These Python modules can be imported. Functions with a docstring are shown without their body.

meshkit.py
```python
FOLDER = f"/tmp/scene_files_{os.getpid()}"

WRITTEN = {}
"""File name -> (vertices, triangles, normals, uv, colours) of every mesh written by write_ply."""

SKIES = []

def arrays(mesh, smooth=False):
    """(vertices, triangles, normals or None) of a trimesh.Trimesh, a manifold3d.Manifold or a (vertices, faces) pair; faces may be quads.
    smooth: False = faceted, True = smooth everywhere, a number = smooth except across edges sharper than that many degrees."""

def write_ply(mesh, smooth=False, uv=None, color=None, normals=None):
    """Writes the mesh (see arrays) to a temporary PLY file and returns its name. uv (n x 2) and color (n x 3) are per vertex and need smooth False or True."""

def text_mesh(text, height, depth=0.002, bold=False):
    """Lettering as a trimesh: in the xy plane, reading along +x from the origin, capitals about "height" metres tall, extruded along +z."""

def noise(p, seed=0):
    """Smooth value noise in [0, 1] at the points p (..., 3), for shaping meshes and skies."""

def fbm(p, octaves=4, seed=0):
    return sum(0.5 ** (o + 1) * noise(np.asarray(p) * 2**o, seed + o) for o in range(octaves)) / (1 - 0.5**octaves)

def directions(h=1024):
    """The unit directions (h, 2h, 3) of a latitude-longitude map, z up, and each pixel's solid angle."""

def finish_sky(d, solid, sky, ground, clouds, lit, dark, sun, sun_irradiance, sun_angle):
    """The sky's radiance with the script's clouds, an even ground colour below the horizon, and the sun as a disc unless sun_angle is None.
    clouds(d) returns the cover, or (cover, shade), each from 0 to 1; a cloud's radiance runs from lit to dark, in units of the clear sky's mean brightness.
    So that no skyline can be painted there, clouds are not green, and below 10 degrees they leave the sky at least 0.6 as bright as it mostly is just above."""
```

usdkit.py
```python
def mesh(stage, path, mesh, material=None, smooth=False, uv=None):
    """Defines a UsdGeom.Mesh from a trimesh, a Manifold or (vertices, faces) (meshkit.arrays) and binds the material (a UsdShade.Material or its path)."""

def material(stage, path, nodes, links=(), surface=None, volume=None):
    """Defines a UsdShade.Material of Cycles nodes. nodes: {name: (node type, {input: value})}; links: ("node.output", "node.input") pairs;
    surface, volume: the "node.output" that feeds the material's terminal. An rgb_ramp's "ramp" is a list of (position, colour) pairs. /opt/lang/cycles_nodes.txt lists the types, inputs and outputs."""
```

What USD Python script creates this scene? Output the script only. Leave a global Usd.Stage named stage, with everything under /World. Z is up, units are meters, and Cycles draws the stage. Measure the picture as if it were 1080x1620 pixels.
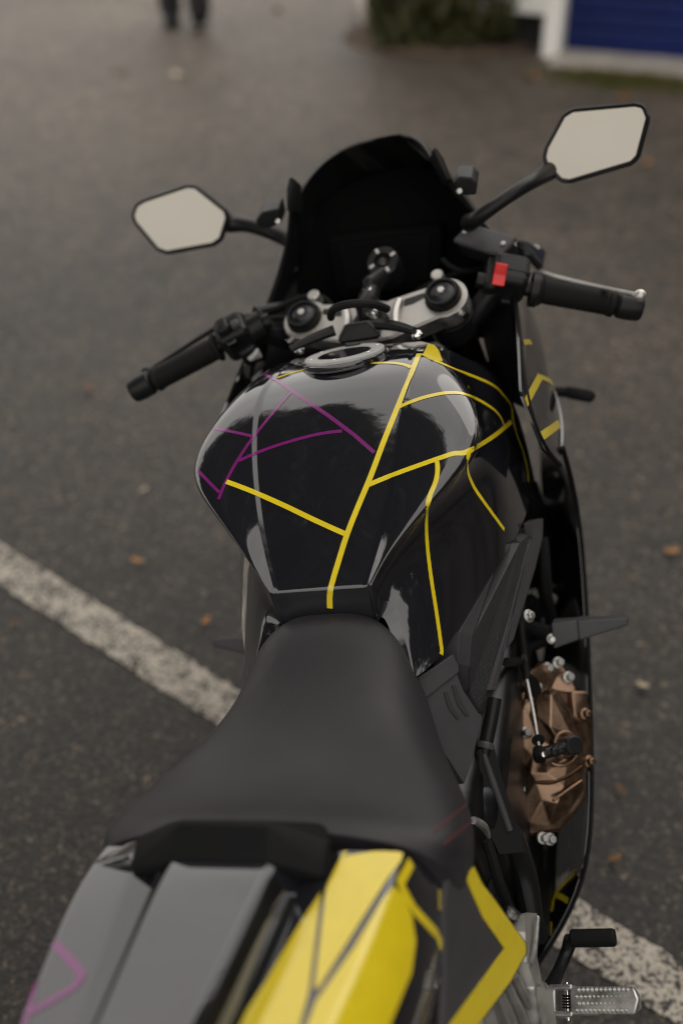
import math, random
import numpy as np, trimesh, manifold3d, usdkit, meshkit
from shapely.geometry import Polygon, LineString
from pxr import Usd, UsdGeom, UsdLux, UsdShade, Gf, Sdf

stage = Usd.Stage.CreateInMemory()
UsdGeom.SetStageUpAxis(stage, 'Z'); UsdGeom.SetStageMetersPerUnit(stage, 1.0)
UsdGeom.Xform.Define(stage, '/World'); UsdGeom.Scope.Define(stage, '/World/Looks')
rng = np.random.default_rng(7); random.seed(7)

# ------------------------------------------------------------------ camera, sky, sun, exposure
EYE = np.array([-.007, -.186, 1.599]); YAW, PITCH, ROLL = -.2154, .6691, -.0166
FPX = 1640.0                                   # focal length in photograph pixels (1080 wide)
EXPOSURE = 0.45
cp, sp, cy, sy = math.cos(PITCH), math.sin(PITCH), math.cos(YAW), math.sin(YAW)
FWD = np.array([sy*cp, cy*cp, -sp]); RT0 = np.array([cy, -sy, 0]); UP0 = np.cross(RT0, FWD)
RT = math.cos(ROLL)*RT0 + math.sin(ROLL)*UP0; UP = -math.sin(ROLL)*RT0 + math.cos(ROLL)*UP0
cam = UsdGeom.Camera.Define(stage, '/World/camera')
cam.CreateHorizontalApertureAttr(24.0); cam.CreateVerticalApertureAttr(36.0)
cam.CreateFocalLengthAttr(24.0*FPX/1080); cam.CreateFStopAttr(1.75); cam.CreateFocusDistanceAttr(1.20)
cam.CreateClippingRangeAttr(Gf.Vec2f(.02, 2000)); cam.CreateExposureAttr(EXPOSURE)
M4 = np.eye(4); M4[0, :3] = RT; M4[1, :3] = UP; M4[2, :3] = -FWD; M4[3, :3] = EYE
cam.AddTransformOp().Set(Gf.Matrix4d(*M4.ravel().tolist()))

SUN_DIR = np.array([.35, .75, 1.0]); SUN_DIR /= np.linalg.norm(SUN_DIR)
SUN_EL, SUN_ROT = math.asin(SUN_DIR[2]), math.atan2(SUN_DIR[0], SUN_DIR[1])
SKY_STRENGTH, CLOUD = .10, 10.0
usdkit.material(stage, '/World/Looks/sky', {
    'sky': ('sky_texture', {'sky_type': 'single_scattering', 'sun_disc': False, 'sun_elevation': SUN_EL, 'sun_rotation': SUN_ROT}),
    'tc': ('texture_coordinate', {}), 'sep': ('separate_xyz', {}),
    'grad': ('map_range', {'range_type': 'smoothstep', 'from_min': -.05, 'from_max': .95, 'to_min': .98, 'to_max': 1.10, 'clamp': True}),
    'noise': ('noise_texture', {'scale': 2.2, 'detail': 4, 'roughness': .55}),
    'nr': ('map_range', {'from_min': .3, 'from_max': .7, 'to_min': .85, 'to_max': 1.12, 'clamp': True}),
    'mul': ('math', {'math_type': 'multiply'}), 'mul2': ('math', {'math_type': 'multiply', 'value2': CLOUD}),
    'col': ('mix', {'mix_type': 'multiply', 'fac': 1.0, 'color1': (1.0, .955, .90)}),
    'mix': ('mix', {'mix_type': 'mix', 'fac': .93}),
    'bg': ('background_shader', {'strength': SKY_STRENGTH})},
    [('tc.generated', 'sep.vector'), ('sep.z', 'grad.value'), ('tc.generated', 'noise.vector'), ('noise.fac', 'nr.value'),
     ('grad.result', 'mul.value1'), ('nr.result', 'mul.value2'), ('mul.value', 'mul2.value1'), ('mul2.value', 'col.color2'),
     ('sky.color', 'mix.color1'), ('col.color', 'mix.color2'), ('mix.color', 'bg.color')], surface='bg.background')
dome = UsdLux.DomeLight.Define(stage, '/World/sky')
UsdShade.MaterialBindingAPI.Apply(dome.GetPrim()).Bind(UsdShade.Material.Get(stage, '/World/Looks/sky'))
sun = UsdLux.DistantLight.Define(stage, '/World/sun')
sun.CreateNormalizeAttr(True); sun.CreateIntensityAttr(.14); sun.CreateAngleAttr(50.0); sun.CreateColorAttr(Gf.Vec3f(1, .95, .88))
_z = SUN_DIR; _x = np.cross([0, 0, 1.], _z); _x /= np.linalg.norm(_x); _y = np.cross(_z, _x)
S4 = np.eye(4); S4[0, :3] = _x; S4[1, :3] = _y; S4[2, :3] = _z
sun.AddTransformOp().Set(Gf.Matrix4d(*S4.ravel().tolist()))

# ------------------------------------------------------------------ naming helpers
USED = {}
def fresh(parent, name):
    key = (parent, name); n = USED.get(key, 0); USED[key] = n + 1
    return f'{parent}/{name}' + (f'_{n:03d}' if n else '')
def path_of(o): return o if isinstance(o, str) else str(o.GetPath())
def keys(prim, label=None, cat=None, group=None, kind=None):
    for k, v in (('label', label), ('category', cat), ('group', group), ('kind', kind)):
        if v: prim.SetCustomDataByKey(k, v)
    return prim
def obj(name, mesh, mat, parent='/World', smooth=35, **kw):
    p = fresh(path_of(parent), name)
    return keys(usdkit.mesh(stage, p, mesh, '/World/Looks/' + mat, smooth).GetPrim(), **kw)
def thing(name, label, cat, loc=(0, 0, 0), rotz=0, group=None):
    x = UsdGeom.Xform.Define(stage, fresh('/World', name)); x.AddTranslateOp().Set(Gf.Vec3d(*map(float, loc)))
    if rotz: x.AddRotateZOp().Set(math.degrees(rotz))
    return keys(x.GetPrim(), label=label, cat=cat, group=group)
def holder(name, parent, **kw):
    return keys(UsdGeom.Xform.Define(stage, fresh(path_of(parent), name)).GetPrim(), **kw)

# ------------------------------------------------------------------ materials
def mat(name, base, rough=.5, metal=0., noise=None, bump=None, spec=.5, coat=0., coat_rough=.03, sheen=0., rough_noise=None, round_edges=0., **extra):
    """base colour varied by object-space noise (scale, amount), relief by bump (scale, distance, strength)."""
    nodes = {'p': ('principled_bsdf', dict(base_color=base, roughness=rough, metallic=metal, specular_ior_level=spec, coat_weight=coat, coat_roughness=coat_rough, sheen_weight=sheen, **extra)),
             'tc': ('texture_coordinate', {})}
    links = []
    if noise:
        nodes['n'] = ('noise_texture', {'scale': noise[0], 'detail': 4, 'roughness': .6})
        nodes['r'] = ('rgb_ramp', {'ramp': [(.3, [c*(1-noise[1]) for c in base]), (.7, [min(1, c*(1+noise[1])) for c in base])]})
        links += [('tc.object', 'n.vector'), ('n.fac', 'r.fac'), ('r.color', 'p.base_color')]
    if rough_noise:
        nodes['rn'] = ('noise_texture', {'scale': rough_noise[0], 'detail': 3})
        nodes['rm'] = ('map_range', {'from_min': .3, 'from_max': .7, 'to_min': max(0, rough-rough_noise[1]), 'to_max': rough+rough_noise[1], 'clamp': True})
        links += [('tc.object', 'rn.vector'), ('rn.fac', 'rm.value'), ('rm.result', 'p.roughness')]
    if round_edges:
        nodes['bv'] = ('bevel', {'radius': round_edges, 'samples': 6})
        links += [('bv.bevel', 'b.normal' if bump else 'p.normal')]
    if bump:
        nodes['bn'] = ('noise_texture', {'scale': bump[0], 'detail': 3, 'roughness': .6})
        nodes['b'] = ('bump', {'distance': bump[1], 'strength': bump[2] if len(bump) > 2 else 1.0})
        links += [('tc.object', 'bn.vector'), ('bn.fac', 'b.height'), ('b.normal', 'p.normal')]
    usdkit.material(stage, '/World/Looks/' + name, nodes, links, surface='p.BSDF')
mat('gloss_black', (.004, .004, .005), .06, spec=.62, coat=1.0, coat_rough=.012, bump=(55, .00012, .25))
mat('vinyl_yellow', (.56, .43, .010), .30, spec=.5, coat=1.0, coat_rough=.02, noise=(60, .05))
mat('vinyl_magenta', (.10, .0025, .078), .30, coat=1.0, coat_rough=.02)
mat('leather', (.0092, .0082, .0096), .50, noise=(14, .2), bump=(600, .0005, .5), rough_noise=(9, .06), spec=.36)
mat('stitch', (.065, .007, .009), .8)
mat('matt_black', (.0032, .0032, .0034), .55, spec=.12, bump=(700, .0002, .4), rough_noise=(20, .08))
mat('satin_black', (.0034, .0034, .0036), .36, spec=.24, rough_noise=(25, .06))
mat('textured_grey', (.030, .029, .031), .46, spec=.4, round_edges=.002, noise=(40, .12), bump=(1400, .0003, .6))
mat('rubber', (.0032, .0032, .0032), .62, spec=.16, bump=(300, .0003, .5))
mat('aluminium', (.42, .405, .38), .46, metal=1., rough_noise=(40, .08), noise=(18, .12), bump=(500, .0001, .4))
mat('cast_aluminium', (.46, .45, .43), .40, round_edges=.002, metal=1., rough_noise=(60, .08), noise=(30, .15), bump=(400, .0003, .5))
mat('chrome', (.72, .71, .69), .14, metal=1.)
mat('bronze', (.22, .143, .096), .26, round_edges=.0035, metal=1., noise=(25, .12), rough_noise=(50, .07), bump=(600, .00015, .4))
mat('bronze_dark', (.05, .03, .018), .35, metal=1., noise=(25, .12))
mat('steel_dark', (.045, .045, .047), .35, metal=1., noise=(40, .2))
mat('ring_grey', (.30, .30, .29), .55, metal=0., spec=.4, noise=(80, .1))
mat('switch_red', (.48, .008, .008), .35)
mat('button_grey', (.35, .35, .34), .5)
mat('bolt_red', (.18, .012, .018), .35, coat=.5)
mat('mirror_glass', (.335, .314, .272), .02, metal=1.)
mat('screen_tint', (.003, .003, .003), .10, spec=.3)
mat('flock_black', (.0018, .0018, .0018), .8, spec=.04)
mat('display', (.0016, .0016, .0018), .7, spec=.05)
mat('lens_amber', (.45, .14, .01), .15)
mat('lens_red', (.30, .008, .008), .15, coat=.5)
mat('lens_clear', (.6, .6, .6), .1)
mat('tyre', (.012, .012, .012), .65, bump=(200, .0006, .5))
mat('cloth_dark', (.004, .004, .005), .85, noise=(30, .3), bump=(60, .002, .5))
mat('cloth_jacket', (.014, .015, .017), .8, noise=(20, .3), bump=(40, .003, .5))
mat('shoe', (.004, .004, .004), .6)
mat('skin', (.42, .25, .17), .5, subsurface_weight=.1)
mat('hair', (.025, .016, .010), .5, bump=(150, .002, .8))
mat('bark', (.06, .045, .033), .9, noise=(9, .4), bump=(14, .03, .9))
mat('white_render', (.72, .70, .66), .8, noise=(2.5, .07), bump=(60, .002, .5))
mat('door_blue', (.004, .012, .085), .5, spec=.25, noise=(3, .12), rough_noise=(8, .08))
mat('concrete', (.36, .33, .29), .85, noise=(6, .22), bump=(80, .002, .6))
mat('soil', (.075, .05, .032), .95, noise=(12, .5), bump=(40, .01, 1.))
mat('dark_gap', (.010, .010, .010), .8)
mat('moss', (.075, .085, .02), .9, noise=(5, .5))

# asphalt: dark binder with pale and brown aggregate
usdkit.material(stage, '/World/Looks/asphalt', {
    'g': ('geometry', {}), 'v': ('voronoi_texture', {'feature': 'f1', 'scale': 150, 'randomness': 1.0}),
    'v2': ('voronoi_texture', {'feature': 'f1', 'scale': 70, 'randomness': 1.0}),
    'w': ('separate_color', {'color_type': 'rgb'}), 'w2': ('separate_color', {'color_type': 'rgb'}),
    'ra': ('rgb_ramp', {'ramp': [(0, (.0085, .0076, .0067)), (.45, (.0145, .0129, .0113)), (.75, (.023, .0203, .0175)), (.92, (.046, .038, .030)), (1, (.090, .075, .058))]}),
    'ra2': ('rgb_ramp', {'ramp': [(0, (.7, .7, .7)), (.6, (1, 1, 1)), (.93, (1.25, 1.2, 1.1)), (1, (2.0, 1.85, 1.65))]}),
    'n': ('noise_texture', {'scale': .55, 'detail': 5, 'roughness': .6}), 'rn': ('rgb_ramp', {'ramp': [(.3, (.72, .73, .75)), (.7, (1.3, 1.26, 1.2))]}),
    'n3': ('noise_texture', {'scale': 7, 'detail': 4, 'roughness': .65}), 'rn3': ('rgb_ramp', {'ramp': [(.3, (.75, .75, .75)), (.7, (1.25, 1.22, 1.18))]}),
    'm': ('mix', {'mix_type': 'multiply', 'fac': 1.}), 'm2': ('mix', {'mix_type': 'multiply', 'fac': 1.}), 'm3': ('mix', {'mix_type': 'multiply', 'fac': 1.}),
    'hv': ('math', {'math_type': 'multiply', 'value2': -1.}), 'hv2': ('math', {'math_type': 'multiply', 'value2': -.8}), 'ha': ('math', {'math_type': 'add'}),
    'sy': ('separate_xyz', {}), 'wy': ('math', {'math_type': 'multiply_add', 'value2': 2.2}), 'far_light': ('map_range', {'range_type': 'smoothstep', 'from_min': 1.2, 'from_max': 7.8, 'to_min': .85, 'to_max': 4.3, 'clamp': True}), 'm4': ('vector_math', {'math_type': 'scale'}),
    'b': ('bump', {'distance': .0022, 'strength': .8}),
    'p': ('principled_bsdf', {'roughness': .58, 'specular_ior_level': .35})},
    [('g.position', 'v.vector'), ('g.position', 'v2.vector'), ('g.position', 'n.vector'), ('g.position', 'n3.vector'), ('v.color', 'w.color'), ('v2.color', 'w2.color'),
     ('w.r', 'ra.fac'), ('w2.g', 'ra2.fac'), ('n.fac', 'rn.fac'), ('n3.fac', 'rn3.fac'), ('ra.color', 'm.color1'), ('rn.color', 'm.color2'), ('m.color', 'm2.color1'), ('ra2.color', 'm2.color2'),
     ('m2.color', 'm3.color1'), ('rn3.color', 'm3.color2'),
     ('v.distance', 'hv.value1'), ('v2.distance', 'hv2.value1'), ('hv.value', 'ha.value1'), ('hv2.value', 'ha.value2'), ('ha.value', 'b.height'), ('b.normal', 'p.normal'), ('g.position', 'sy.vector'), ('n.fac', 'wy.value1'), ('sy.y', 'wy.value3'), ('wy.value', 'far_light.value'), ('m3.color', 'm4.vector1'), ('far_light.result', 'm4.scale'), ('m4.vector', 'p.base_color')], surface='p.BSDF')   # light painted into the colour: near shade darkened, far glare brightened along y
# worn white road paint: the stones show through where it has rubbed off
usdkit.material(stage, '/World/Looks/road_paint', {
    'g': ('geometry', {}), 'v': ('voronoi_texture', {'feature': 'f1', 'scale': 130}), 'v2': ('voronoi_texture', {'feature': 'f1', 'scale': 70}),
    'n': ('noise_texture', {'scale': 22, 'detail': 5, 'roughness': .7}), 'n2': ('noise_texture', {'scale': 160, 'detail': 2}),
    'mr': ('map_range', {'from_min': .88, 'from_max': 1.38, 'to_min': 0., 'to_max': 1., 'clamp': True}),
    'a': ('math', {'math_type': 'add'}), 'a2': ('math', {'math_type': 'multiply_add', 'value2': .35}),
    'r': ('rgb_ramp', {'ramp': [(.0, (.40, .362, .30)), (.5, (.33, .297, .245)), (.66, (.24, .215, .18)), (.8, (.05, .045, .04)), (1, (.02, .018, .016))]}),
    'hv': ('math', {'math_type': 'multiply', 'value2': -1.}), 'b': ('bump', {'distance': .005, 'strength': .8}),
    'p': ('principled_bsdf', {'roughness': .75})},
    [('g.position', 'v.vector'), ('g.position', 'v2.vector'), ('g.position', 'n.vector'), ('g.position', 'n2.vector'), ('n.fac', 'a.value1'), ('v.distance', 'a2.value1'), ('n2.fac', 'a2.value3'),
     ('a2.value', 'a.value2'), ('v2.distance', 'hv.value1'), ('hv.value', 'b.height'), ('b.normal', 'p.normal'), ('a.value', 'mr.value'), ('mr.result', 'r.fac'), ('r.color', 'p.base_color')], surface='p.BSDF')
def leaf_mat(name, cols, trans=.3):
    usdkit.material(stage, '/World/Looks/' + name, {
        'g': ('geometry', {}), 'q': ('noise_texture', {'scale': 9, 'detail': 3}),
        'r': ('rgb_ramp', {'ramp': [(.25 + .5*i/(len(cols)-1), c) for i, c in enumerate(cols)]}),
        'p': ('principled_bsdf', {'roughness': .5}), 't': ('translucent_bsdf', {}), 'm': ('mix_closure', {'fac': trans})},
        [('g.position', 'q.vector'), ('q.fac', 'r.fac'), ('r.color', 'p.base_color'), ('r.color', 't.color'), ('p.BSDF', 'm.closure1'), ('t.BSDF', 'm.closure2')], surface='m.closure')
leaf_mat('hedge_leaf', [(.020, .024, .007), (.05, .052, .013), (.09, .08, .02)], .2)
leaf_mat('tree_leaf', [(.018, .028, .008), (.035, .04, .010), (.06, .05, .012)], .2)
leaf_mat('grass_blade', [(.05, .06, .012), (.10, .095, .02), (.15, .12, .03)], .3)
leaf_mat('fallen_orange', [(.30, .13, .04), (.38, .18, .06), (.24, .11, .05)], .15)
leaf_mat('fallen_pale', [(.42, .36, .24), (.5, .43, .3), (.36, .3, .2)], .15)
leaf_mat('fallen_brown', [(.12, .06, .03), (.17, .09, .04), (.10, .055, .03)], .15)

# ------------------------------------------------------------------ shape helpers
def grid(P, close_u=False):
    """a grid of points (m, n, 3) as one sheet"""
    m, n = P.shape[:2]; idx = np.arange(m*n).reshape(m, n)
    if close_u: idx = np.vstack([idx, idx[:1]])
    a, b, c, d = idx[:-1, :-1], idx[:-1, 1:], idx[1:, 1:], idx[1:, :-1]
    return trimesh.Trimesh(P.reshape(-1, 3), np.vstack([np.stack([a, b, c], -1).reshape(-1, 3), np.stack([a, c, d], -1).reshape(-1, 3)]), process=False)
def bspline(C, k):
    """uniform cubic B-spline along axis 0, k samples per span"""
    out = []
    for i in range(len(C)-3):
        for t in np.linspace(0, 1, k, endpoint=(i == len(C)-4)):
            w = np.array([(1-t)**3, 3*t**3-6*t*t+4, -3*t**3+3*t*t+3*t+1, t**3])/6
            out.append(np.tensordot(w, C[i:i+4], 1))
    return np.array(out)
def sheet(net, ru=None, rv=None, ku=6, kv=6, mirror=False, clampv=True):
    """B-spline sheet of a control net; ru / rv repeat rows / columns (2 = a soft edge, 3 = a sharp one). mirror: net is the right half from x = 0 outwards."""
    N = np.array(net, float); m, n = N.shape[:2]
    ru = list(ru or [1]*m); rv = list(rv or [1]*n)
    ru[0] = ru[-1] = 3; rv[-1] = 3
    if mirror:
        L = N[:, :0:-1]*[-1, 1, 1]; N = np.concatenate([L, N], 1); rv = rv[:0:-1] + rv
    else: rv[0] = 3
    N = np.repeat(np.repeat(N, ru, 0), rv, 1)
    P = bspline(N, ku); P = np.swapaxes(bspline(np.swapaxes(P, 0, 1), kv), 0, 1)
    return grid(P)
def facing(mesh, towards):
    """flips the sheet so that most of it faces TOWARDS"""
    if (mesh.face_normals*mesh.area_faces[:, None]).sum(0) @ np.asarray(towards, float) < 0: mesh.invert()
    return mesh
def thick(mesh, t):
    """a sheet given thickness t behind its normals"""
    v = np.array(mesh.vertices); f = np.array(mesh.faces)
    n = meshkit.arrays(mesh, True)[2]
    e = np.sort(np.vstack([f[:, [0, 1]], f[:, [1, 2]], f[:, [2, 0]]]), 1)
    u, inv, cnt = np.unique(e, axis=0, return_inverse=True, return_counts=True)
    raw = np.vstack([f[:, [0, 1]], f[:, [1, 2]], f[:, [2, 0]]]); be = raw[cnt[inv.ravel()] == 1]
    k = len(v); side = np.vstack([np.stack([be[:, 1], be[:, 0], be[:, 0]+k], 1), np.stack([be[:, 1], be[:, 0]+k, be[:, 1]+k], 1)])
    return trimesh.Trimesh(np.vstack([v, v-n*t]), np.vstack([f, f[:, ::-1]+k, side]), process=False)
def flip_x(mesh):
    v = np.array(mesh.vertices)*[-1, 1, 1]
    return trimesh.Trimesh(v, np.array(mesh.faces)[:, ::-1], process=False)
def cat(*ms): return trimesh.util.concatenate([m for m in ms])
def to_tm(man):
    m = man.to_mesh(); return trimesh.Trimesh(m.vert_properties[:, :3], m.tri_verts, process=False)
def curve(points, n=8):
    P = np.asarray(points, float)
    if len(P) == 2: return P
    return bspline(np.vstack([P[:1]]*2 + [P] + [P[-1:]]*2), n)
def tube(points, r, sides=10, caps=True, smooth=True, n=6):
    """swept round bar; r a number or one per control point"""
    P = np.asarray(points, float); r = np.broadcast_to(np.asarray(r, float), (len(P),))
    Q = np.column_stack([P, r])
    if smooth and len(P) > 2: Q = bspline(np.vstack([Q[:1]]*2 + [Q] + [Q[-1:]]*2), n)
    p, rr = Q[:, :3], Q[:, 3]; keep = np.r_[True, np.linalg.norm(np.diff(p, axis=0), axis=1) > 1e-6]; p, rr = p[keep], rr[keep]
    t = np.gradient(p, axis=0); t /= np.linalg.norm(t, axis=1, keepdims=True)
    a = np.cross(t[0], [0, 0, 1.] if abs(t[0][2]) < .9 else [1., 0, 0]); A = []
    for k in range(len(p)):
        a = a - (a @ t[k])*t[k]; a /= np.linalg.norm(a); A.append(a)
    A = np.array(A); B = np.cross(t, A); g = np.arange(sides)*2*np.pi/sides
    V = p[:, None] + rr[:, None, None]*(np.cos(g)[None, :, None]*A[:, None] + np.sin(g)[None, :, None]*B[:, None])
    m = grid(np.concatenate([V, V[:, :1]], 1)); m.invert()
    v, f = np.array(m.vertices), np.array(m.faces)
    if caps:
        for k, s in ((0, 1), (len(p)-1, -1)):
            c = len(v); v = np.vstack([v, V[k].mean(0)[None], V[k]])
            ring = c+1+np.arange(sides); nx = np.roll(ring, -1)
            f = np.vstack([f, np.stack([np.full(sides, c), nx, ring] if s == 1 else [np.full(sides, c), ring, nx], 1)])
    return trimesh.Trimesh(v, f, process=False)
def frame_to(p, axis, up=(0, 0, 1)):
    """4 x 4 whose z runs along AXIS"""
    z = np.asarray(axis, float)/np.linalg.norm(axis); x = np.cross(up, z)
    if np.linalg.norm(x) < 1e-4: x = np.cross([1, 0, 0], z)
    x /= np.linalg.norm(x); M = np.eye(4); M[:3, 0], M[:3, 1], M[:3, 2], M[:3, 3] = x, np.cross(z, x), z, p
    return M
def lathe(profile, p, axis, n=32):
    """profile: (radius, height) pairs from bottom to top"""
    m = trimesh.creation.revolve(np.array(profile, float), sections=n)
    m.apply_transform(frame_to(p, axis)); return m
def prism(poly, h0, h1, M=None, bevel=0.):
    """polygon (list of xy or shapely) extruded from h0 to h1, its top edge bevelled"""
    P = poly if isinstance(poly, Polygon) else Polygon(poly)
    if bevel:
        cs = manifold3d.CrossSection([np.array(P.exterior.coords[:-1])] + [np.array(i.coords[:-1]) for i in P.interiors], manifold3d.FillRule.EvenOdd)
        a = manifold3d.Manifold.extrude(cs, h1-h0-bevel).translate((0, 0, h0))
        ins = P.buffer(-bevel)
        if ins.is_empty or not isinstance(ins, Polygon): m = trimesh.creation.extrude_polygon(P, h1-h0); m.apply_translation([0, 0, h0])
        else:
            q = manifold3d.Manifold.extrude(manifold3d.CrossSection([np.array(ins.exterior.coords[:-1])]), h1-h0).translate((0, 0, h0))
            c = [manifold3d.Manifold.hull_points(np.vstack([np.column_stack([np.array(P.convex_hull.exterior.coords), np.full(len(P.convex_hull.exterior.coords), h1-bevel)]), np.column_stack([np.array(ins.convex_hull.exterior.coords), np.full(len(ins.convex_hull.exterior.coords), h1)])]))] if abs(P.convex_hull.area-P.area) < 1e-9 else []
            m = to_tm(sum(c, a + q) if c else a + q)
    else:
        m = trimesh.creation.extrude_polygon(P, h1-h0); m.apply_translation([0, 0, h0])
    if M is not None: m.apply_transform(M)
    return m
def rbox(size, r, M=None, centre=(0, 0, 0), seg=8):
    """rounded box"""
    s = np.asarray(size, float)/2 - r
    b = manifold3d.Manifold.batch_hull([manifold3d.Manifold.sphere(r, seg).translate((centre[0]+s[0]*i, centre[1]+s[1]*j, centre[2]+s[2]*k)) for i in (-1, 1) for j in (-1, 1) for k in (-1, 1)])
    m = to_tm(b)
    if M is not None: m.apply_transform(M)
    return m
def hull(*pts, r=0., seg=8):
    """hull of points, or of small balls at the points"""
    pts = np.asarray(pts, float)
    if not r: return to_tm(manifold3d.Manifold.hull_points(pts))
    return to_tm(manifold3d.Manifold.batch_hull([manifold3d.Manifold.sphere(r, seg).translate(tuple(map(float, p))) for p in pts]))
def rotz(a): return trimesh.transformations.rotation_matrix(a, [0, 0, 1])
def hexbolt(p, axis, r=.006, h=.006):
    return cat(lathe([(0, 0), (r*1.45, 0), (r*1.45, h*.3), (r*1.2, h*.34), (0, h*.34)], p, axis, 16),
               lathe([(0, h*.3), (r, h*.3), (r, h*.85), (r*.85, h), (0, h)], p, axis, 6))

# ================================================================== THE PLACE
# ------------------------------------------------------------------ ground
g = trimesh.creation.box([400, 400, .5]); g.apply_translation([0, 0, -.25])
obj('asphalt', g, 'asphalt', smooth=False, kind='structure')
def strip(p0, p1, w, z0, z1, wob=.004, n=60):
    p0, p1 = np.array(p0, float), np.array(p1, float); t = (p1-p0)/np.linalg.norm(p1-p0); s = np.array([-t[1], t[0]])
    u = np.linspace(0, 1, n); c = p0 + u[:, None]*(p1-p0)
    e = w/2 + rng.normal(0, wob, (n, 2))
    poly = Polygon(np.vstack([c+s*e[:, :1], (c-s*e[:, 1:])[::-1]]))
    m = trimesh.creation.extrude_polygon(poly.buffer(0), z1-z0); m.apply_translation([0, 0, z0]); return m
LA, LB = np.array([-1.189, 1.4465]), np.array([.332, .698]); LD = (LB-LA)/np.linalg.norm(LB-LA)
obj('bay_line', strip(LA-LD*3.2, LB+LD*2.6, .093, .0005, .0045, .0022, 700), 'road_paint', smooth=False, kind='structure')

# ------------------------------------------------------------------ leaves, hedge, tree
def leaf_cards(P, size, out=None, seed=1, bend=.25):
    """small folded leaf blades at the points P"""
    r = np.random.default_rng(seed); n = len(P)
    d = r.normal(size=(n, 3)); d /= np.linalg.norm(d, axis=1, keepdims=True)
    if out is not None: d = d*.8 + out; d /= np.linalg.norm(d, axis=1, keepdims=True)
    a = np.cross(d, r.normal(size=(n, 3))); a /= np.linalg.norm(a, axis=1, keepdims=True); b = np.cross(d, a)
    s = size*r.uniform(.6, 1.3, n)[:, None]
    V = np.stack([P-a*s, P+b*s*.5+d*s*bend, P+a*s, P-b*s*.5+d*s*bend], 1).reshape(-1, 3)
    i = np.arange(n)*4
    return trimesh.Trimesh(V, np.vstack([np.stack([i, i+1, i+2], 1), np.stack([i, i+2, i+3], 1)]), process=False)
def clumped(n, clumps, r_clump, shape, seed):
    """points in soft clumps; shape(rng, k) gives k clump centres"""
    r = np.random.default_rng(seed); C = shape(r, clumps); k = r.integers(0, clumps, n)
    v = r.normal(size=(n, 3)); v /= np.linalg.norm(v, axis=1, keepdims=True)
    return C[k] + v*(r_clump*r.uniform(.3, 1.0, n)**.6)[:, None], v
# clipped hedge at the corner of the yard
HC = np.array([-.80, 6.36]); hd = thing('hedge', 'dense clipped dark green hedge left of the white garage wall', 'hedge', (*HC, 0), rotz=.14)
def hedge_shape(r, k):
    q = r.uniform(-1, 1, (k, 3)); ax = r.integers(0, 3, k); q[np.arange(k), ax] = np.sign(q[np.arange(k), ax])*r.uniform(.86, 1.04, k)
    return q*[.35, .34, .78] + [0, 0, .84]
hp, hv = clumped(16000, 420, .10, hedge_shape, 3)
obj('foliage', leaf_cards(hp, .034, hv, 4), 'hedge_leaf', hd, smooth=False, kind='stuff')
core = rbox((.64, .62, 1.45), .12, centre=(0, 0, .86)); obj('branches', core, 'bark', hd)
for k in range(5): obj('stem', tube([(-.3+.15*k, rng.uniform(-.1, .1), 0), (-.28+.14*k, 0, .3)], [.018, .012], 7), 'bark', hd)
sb = trimesh.creation.icosphere(4, 1.0); v = np.array(sb.vertices); v *= [.58, .46, .04]; v[:, 2] += .012*meshkit.noise(v*9) if hasattr(meshkit, 'noise') else 0
sb.vertices = v + [HC[0]+.02, HC[1]-.05, .0]
obj('soil_bed', sb, 'soil', kind='structure')

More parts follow.
